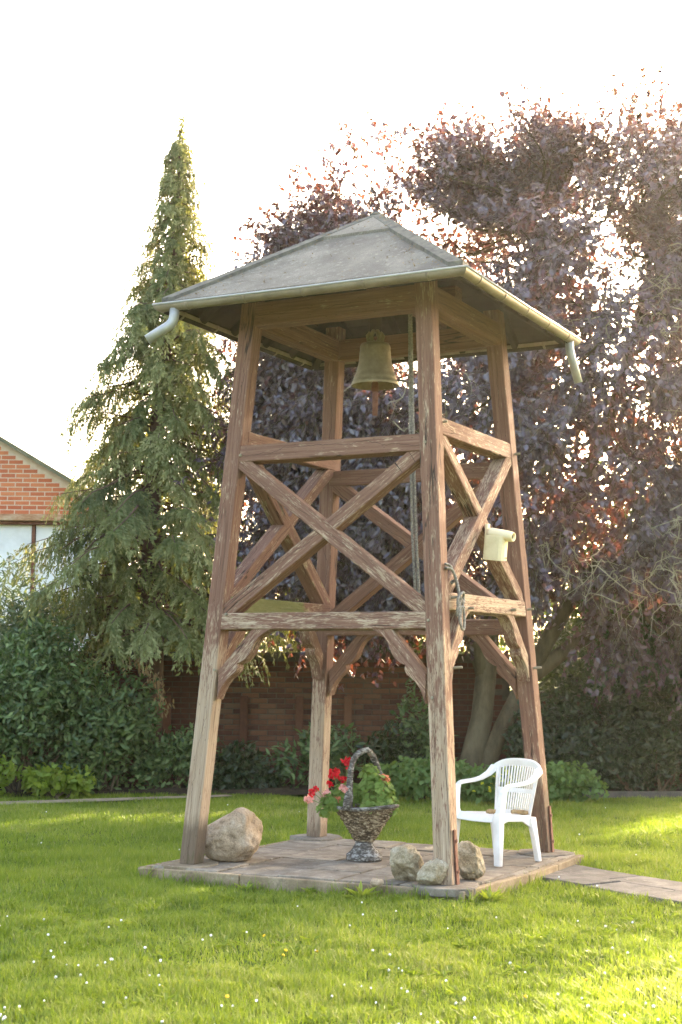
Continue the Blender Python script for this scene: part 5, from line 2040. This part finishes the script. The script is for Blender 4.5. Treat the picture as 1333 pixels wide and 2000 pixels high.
# seat: dished shell with rolled edge
V, F = [], []
ns_, nd_ = 12, 10
for lay in (0, 1):
    for j in range(nd_ + 1):
        tj = j / nd_
        y = -SD - 0.012 + tj * 2 * SD
        hw_ = SW * (1.0 - 0.14 * tj) + 0.012
        for i in range(ns_ + 1):
            s = -1 + 2 * i / ns_
            z = SH + 0.012 - 0.035 * tj - 0.018 * (1 - s * s) * math.sin(math.pi * min(1, tj + .15))
            if j == 0: z -= 0.055 if lay == 0 else 0.055
            if j == 1: z += 0.004
            if abs(s) == 1: z -= 0.045
            V.append((s * hw_, y if j else y - 0.004, z - (0.008 if lay else 0)))
w = ns_ + 1
tot = w * (nd_ + 1)
for j in range(nd_):
    for i in range(ns_):
        a = j * w + i
        F.append((a, a + 1, a + w + 1, a + w))
        F.append((tot + a + w, tot + a + w + 1, tot + a + 1, tot + a))
for j in range(nd_):
    for i in (0, ns_):
        a = j * w + i
        q = (a, a + w, tot + a + w, tot + a)
        F.append(q if i == 0 else q[::-1])
for i in range(ns_):
    F.append((i, tot + i, tot + i + 1, i + 1))
    a = nd_ * w + i
    F.append((a, a + 1, tot + a + 1, tot + a))
mb = MB()
mb.add(V, F)
mb.build("seat", M_PLASTIC, chair, smooth=True)
# legs
for s in (-1, 1):
    # front leg continues into the arm post; wide in front, channel-like
    strip("leg", [((s * 0.255, -0.235, 0.0), (0.030, 0, 0), (0, 0.022, 0)), ((s * 0.250, -0.228, 0.2), (0.036, 0, 0), (0, 0.026, 0)), ((s * 0.243, -0.222, 0.37), (0.042, 0, 0), (0, 0.032, 0)),
                  ((s * 0.252, -0.215, 0.42), (0.028, 0, 0), (0, 0.034, 0))])
    strip("leg", [((s * 0.235, 0.265, 0.0), (0.024, 0, 0), (0, 0.020, 0)), ((s * 0.222, 0.235, 0.2), (0.026, 0, 0), (0, 0.024, 0)), ((s * 0.212, 0.205, 0.36), (0.024, 0, 0), (0, 0.036, 0))])
    # side rail under the seat, arched
    strip("side_rail", [((s * 0.240, -0.21, 0.355), (0.010, 0, 0), (0, 0, 0.035)), ((s * 0.233, -0.08, 0.368), (0.010, 0, 0), (0, 0, 0.022)), ((s * 0.226, 0.08, 0.355), (0.010, 0, 0), (0, 0, 0.024)), ((s * 0.216, 0.19, 0.325), (0.010, 0, 0), (0, 0, 0.05))], bev=0.004)
    # arm: upright, then sweeping back and up into the back rim
    strip("armrest", [((s * 0.252, -0.215, 0.40), (0.026, 0, 0), (0, 0.034, 0)), ((s * 0.262, -0.200, 0.50), (0.022, 0, 0), (0, 0.032, 0)), ((s * 0.268, -0.188, 0.585), (0.022, 0, 0), (0, 0.034, 0)),
                      ((s * 0.270, -0.165, 0.622), (0.026, 0, 0), (0, 0.022, 0.016)), ((s * 0.274, -0.11, 0.632), (0.028, 0, 0), (0, 0.002, 0.014)), ((s * 0.278, 0.03, 0.640), (0.028, 0, 0), (0, 0.0, 0.014)),
                      ((s * 0.276, 0.12, 0.655), (0.027, 0, 0), (0, 0, 0.015)), ((s * 0.266, 0.20, 0.69), (0.026, 0.004, 0), (0, -0.004, 0.018)), ((s * 0.257, 0.265, 0.742), (0.020, 0.012, 0), (-0.004, -0.006, 0.024))])
# back rim (arch)
rim = []
for i in range(17):
    s = -1 + 2 * i / 16
    x = 0.257 * s
    y = 0.262 + 0.045 * (1 - s * s) + 0.012
    z = 0.742 + 0.050 * (1 - abs(s) ** 3.4)
    rim.append(((x, y, z), (0, 0.012, 0.004), (0, -0.006, 0.030)))
strip("back_rim", rim)


def back_pt(s, z):
    """curved backrest surface; s -1..1, z height"""
    t = (z - 0.37) / (0.80 - 0.37)
    hw_ = 0.195 + 0.047 * t
    y = 0.208 + 0.075 * t + 0.040 * (1 - s * s) * (0.4 + 0.6 * t)
    return Vector((s * hw_, y, z))


ztop = lambda s: 0.735 + 0.042 * (1 - abs(s) ** 3.4)
for s in (-1, 1):
    strip("back_stile", [(back_pt(s * 0.97, z), (0.014, 0, 0), (0, 0.007, 0)) for z in np.linspace(0.34, ztop(s) + 0.0, 7)], bev=0.003)
nsl = 15
slats = None
for i in range(nsl):
    s = -0.87 + 1.74 * i / (nsl - 1)
    for z0, z1 in ((0.395, 0.545), (0.575, ztop(s))):
        strip("slat", [(back_pt(s, z), (0.0052, 0, 0), (0, 0.005, 0)) for z in np.linspace(z0, z1, 5)], bev=0)
for zc, hz in ((0.56, 0.019), (0.375, 0.026)):
    strip("back_crossbar", [(back_pt(s, zc), (0, 0.0055, 0), (0, 0.002, hz)) for s in np.linspace(-0.98, 0.98, 11)], bev=0.002)

# two pieces of wood lying on the seat
M_LOG = simple_mat("split_bark_wood", [(0.07, 0.04, 0.02), (0.30, 0.19, 0.09), (0.46, 0.32, 0.17)], 14, 0.9, 0.2, 0.6, 50, 0.01)
def woodpiece(lx, ly, rz, ln, label):
    p = chair.location + Rz @ Vector((lx, ly, 0))
    mb = MB()
    pts, rr = [], []
    for i in range(7):
        t = i / 6 - 0.5
        pts.append((t * ln, 0.008 * math.sin(i * 2), 0.018 + 0.003 * math.sin(i)))
        rr.append(0.021 * (0.75 if i in (0, 6) else 1) * random.uniform(.88, 1.1))
    mb.tube(pts, rr, 9)
    mb.v = [(x, y * 1.7, z * 0.95) for x, y, z in mb.v]
    o = mb.build("wood_piece", M_LOG)
    o.location = (p.x, p.y, 0.1 + SH - 0.012)
    o.rotation_euler = (0, 0.02, rz)
    tag(o, label, "wood", "wood pieces on the chair seat")


woodpiece(0.02 * near, -0.02, 0.1, 0.145, "piece of bark wood nearer the front of the chair seat")
woodpiece(0.155 * near, 0.13, 0.0, 0.135, "piece of bark wood at the back of the chair seat by the near arm")

# ------------------------------------------------------------------ small flowers and weeds in the lawn
M_DAISY = simple_mat("white_daisy_petals", [(0.78, 0.76, 0.72), (0.82, 0.82, 0.80)], 5, 0.7, 0.2, 0)
M_YELLOW = simple_mat("yellow_petals", [(0.75, 0.45, 0.02), (0.8, 0.55, 0.03)], 5, 0.7, 0.2, 0)


def daisy_mesh(r, mat):
    mb = MB()
    n = 9
    V = [(0, 0, 0.008)]
    for k in range(n):
        a = 2 * math.pi * k / n
        V.append((math.cos(a) * r, math.sin(a) * r, 0.003 * (k % 2)))
    mb.add(V, [(0, 1 + k, 1 + (k + 1) % n) for k in range(n)])
    mb.add([(0, 0, -0.004)] + [(x * .9, y * .9, z - .004) for x, y, z in V[1:]], [(0, 1 + (k + 1) % n, 1 + k) for k in range(n)])
    nhead = len(mb.f)
    mb.tube([(0, 0, -0.002), (0.004, 0, -0.03), (0.002, 0.003, -0.06)], 0.0012, 4, False)
    me = mb.mesh('flower')
    me.materials.append(mat)
    me.materials.append(M_STEM)
    for p_ in me.polygons:
        if p_.index >= nhead: p_.material_index = 1
    return me


dm = daisy_mesh(0.0072, M_DAISY)
cnt = 0
while cnt < 120:
    y = random.choice([random.uniform(6.6, 8.6), random.uniform(6.6, 8.0), random.uniform(8.5, 11), random.uniform(11, 17.5)])
    x = random.uniform(-1, 1) * (0.235 * y)
    if hard_ground(np.array([x]), np.array([y]))[0]: continue
    if vnoise(np.array([x]), np.array([y]), 0.6, 21)[0] < random.uniform(0.25, 0.7): continue
    o = bpy.data.objects.new("daisy", dm)
    o.location = (x, y, float(bumps_z(np.array(x), np.array(y))) + random.uniform(0.045, 0.065))
    o.rotation_euler = (random.uniform(-.2, .7), random.uniform(-.4, .4), random.uniform(0, 6))
    k = random.uniform(0.75, 1.25)
    o.scale = (k, k, k)
    link(o)
    tag(o, "tiny white daisy among the lawn grass", "daisy", "daisies scattered over the lawn")
    cnt += 1
ym = daisy_mesh(0.011, M_YELLOW)
for (x, y) in ((-0.45, 9.2), (-0.30, 8.75), (-0.31, 8.6), (-0.12, 8.72), (-0.72, 7.9), (-0.55, 7.55), (0.95, 7.6), (1.32, 8.0), (-0.9, 7.75)):
    o = bpy.data.objects.new("yellow_flower", ym)
    o.location = (x, y, 0.05)
    o.rotation_euler = (0.5, 0, random.uniform(0, 6))
    link(o)
    tag(o, "tiny yellow flower in the foreground lawn", "flower", "yellow flowers in the lawn")


def lawn_weeds():
    P, D, Nn, L, Wd, R_ = [], [], [], [], [], []
    for i in range(900):
        y = rng.uniform(6.3, 12.5) if rng.random() < 0.8 else rng.uniform(12, 18)
        x = rng.uniform(-1, 1) * (0.26 * y + 0.5)
        if hard_ground(np.array([x]), np.array([y]))[0]: continue
        if vnoise(np.array([x]), np.array([y]), 0.45, 31)[0] < 0.5: continue
        m = rng.integers(6, 15)
        a = rng.uniform(0, 6.28, m)
        z = float(bumps_z(np.array(x), np.array(y)))
        P.append(np.stack([x + rng.normal(0, .03, m), y + rng.normal(0, .03, m), np.full(m, z + 0.012)], 1))
        D.append(np.stack([np.cos(a), np.sin(a), rng.uniform(.35, 1.3, m)], 1))
        Nn.append(np.stack([-np.cos(a) * .6, -np.sin(a) * .6, np.ones(m)], 1))
        l = rng.uniform(0.035, 0.085, m)
        L.append(l)
        Wd.append(l * rng.uniform(.12, .32))
        R_.append(np.clip(rng.normal(rng.uniform(.15, .6), .12, m), 0, 1))
    o = leaf_mesh("lawn_weeds", np.concatenate(P), np.concatenate(D), np.concatenate(Nn), np.concatenate(L), np.concatenate(Wd), bpy.data.materials["grass_blades"], None, np.concatenate(R_), .3, .3)
    tag(o, "broad leaved weeds and clover mixed into the lawn", "weeds", kind="stuff")


lawn_weeds()


def weed(x, y, h, n, label, seed):
    r = np.random.default_rng(seed)
    a = r.uniform(0, 6.28, n)
    P = np.stack([r.normal(0, .02, n), r.normal(0, .02, n), np.zeros(n)], 1)
    D = np.stack([np.cos(a) * .8, np.sin(a) * .8, r.uniform(.4, 1.6, n)], 1)
    Nn = np.stack([-np.cos(a), -np.sin(a), np.ones(n)], 1)
    L = r.uniform(.5, 1.1, n) * h
    o = leaf_mesh("weed", P, D, Nn, L, L * 0.2, M_LIME, None, r.random(n), .3, .25)
    o.location = (x, y, 0.01)
    tag(o, label, "weed")


p = to_world(0.62, -1.50)
weed(p.x, p.y, 0.17, 20, "leafy weed growing against the kerb left of the small orange stone", 61)
p = to_world(1.45, -1.1)
weed(p.x, p.y, 0.14, 22, "leafy weed at the right front corner of the platform", 62)
p = to_world(-0.35, -1.48)
weed(p.x, p.y, 0.09, 14, "low weed against the middle of the front kerb", 63)
print("objects", len(bpy.data.objects), "tris", sum(len(m.loops) - 2 * len(m.polygons) for m in bpy.data.meshes))

# ------------------------------------------------------------------ added haze volume in place of lens glare
m, nt, nd, lk, bs = new_mat("glare_haze")
nt.nodes.remove(bs)
pv = nt.nodes.new("ShaderNodeVolumePrincipled")
pv.inputs['Color'].default_value = (1.0, 0.95, 0.88, 1)
pv.inputs['Density'].default_value = HAZE
pv.inputs['Anisotropy'].default_value = 0.72
lk.new(pv.outputs[0], nt.nodes["Material Output"].inputs['Volume'])
mb = MB()
mb.box((0, 270, 5.3), (1000, 800, 12.8))
o = mb.build("haze", m)
tag(o, "thin warm haze volume added in place of lens glare", "haze", kind="stuff")
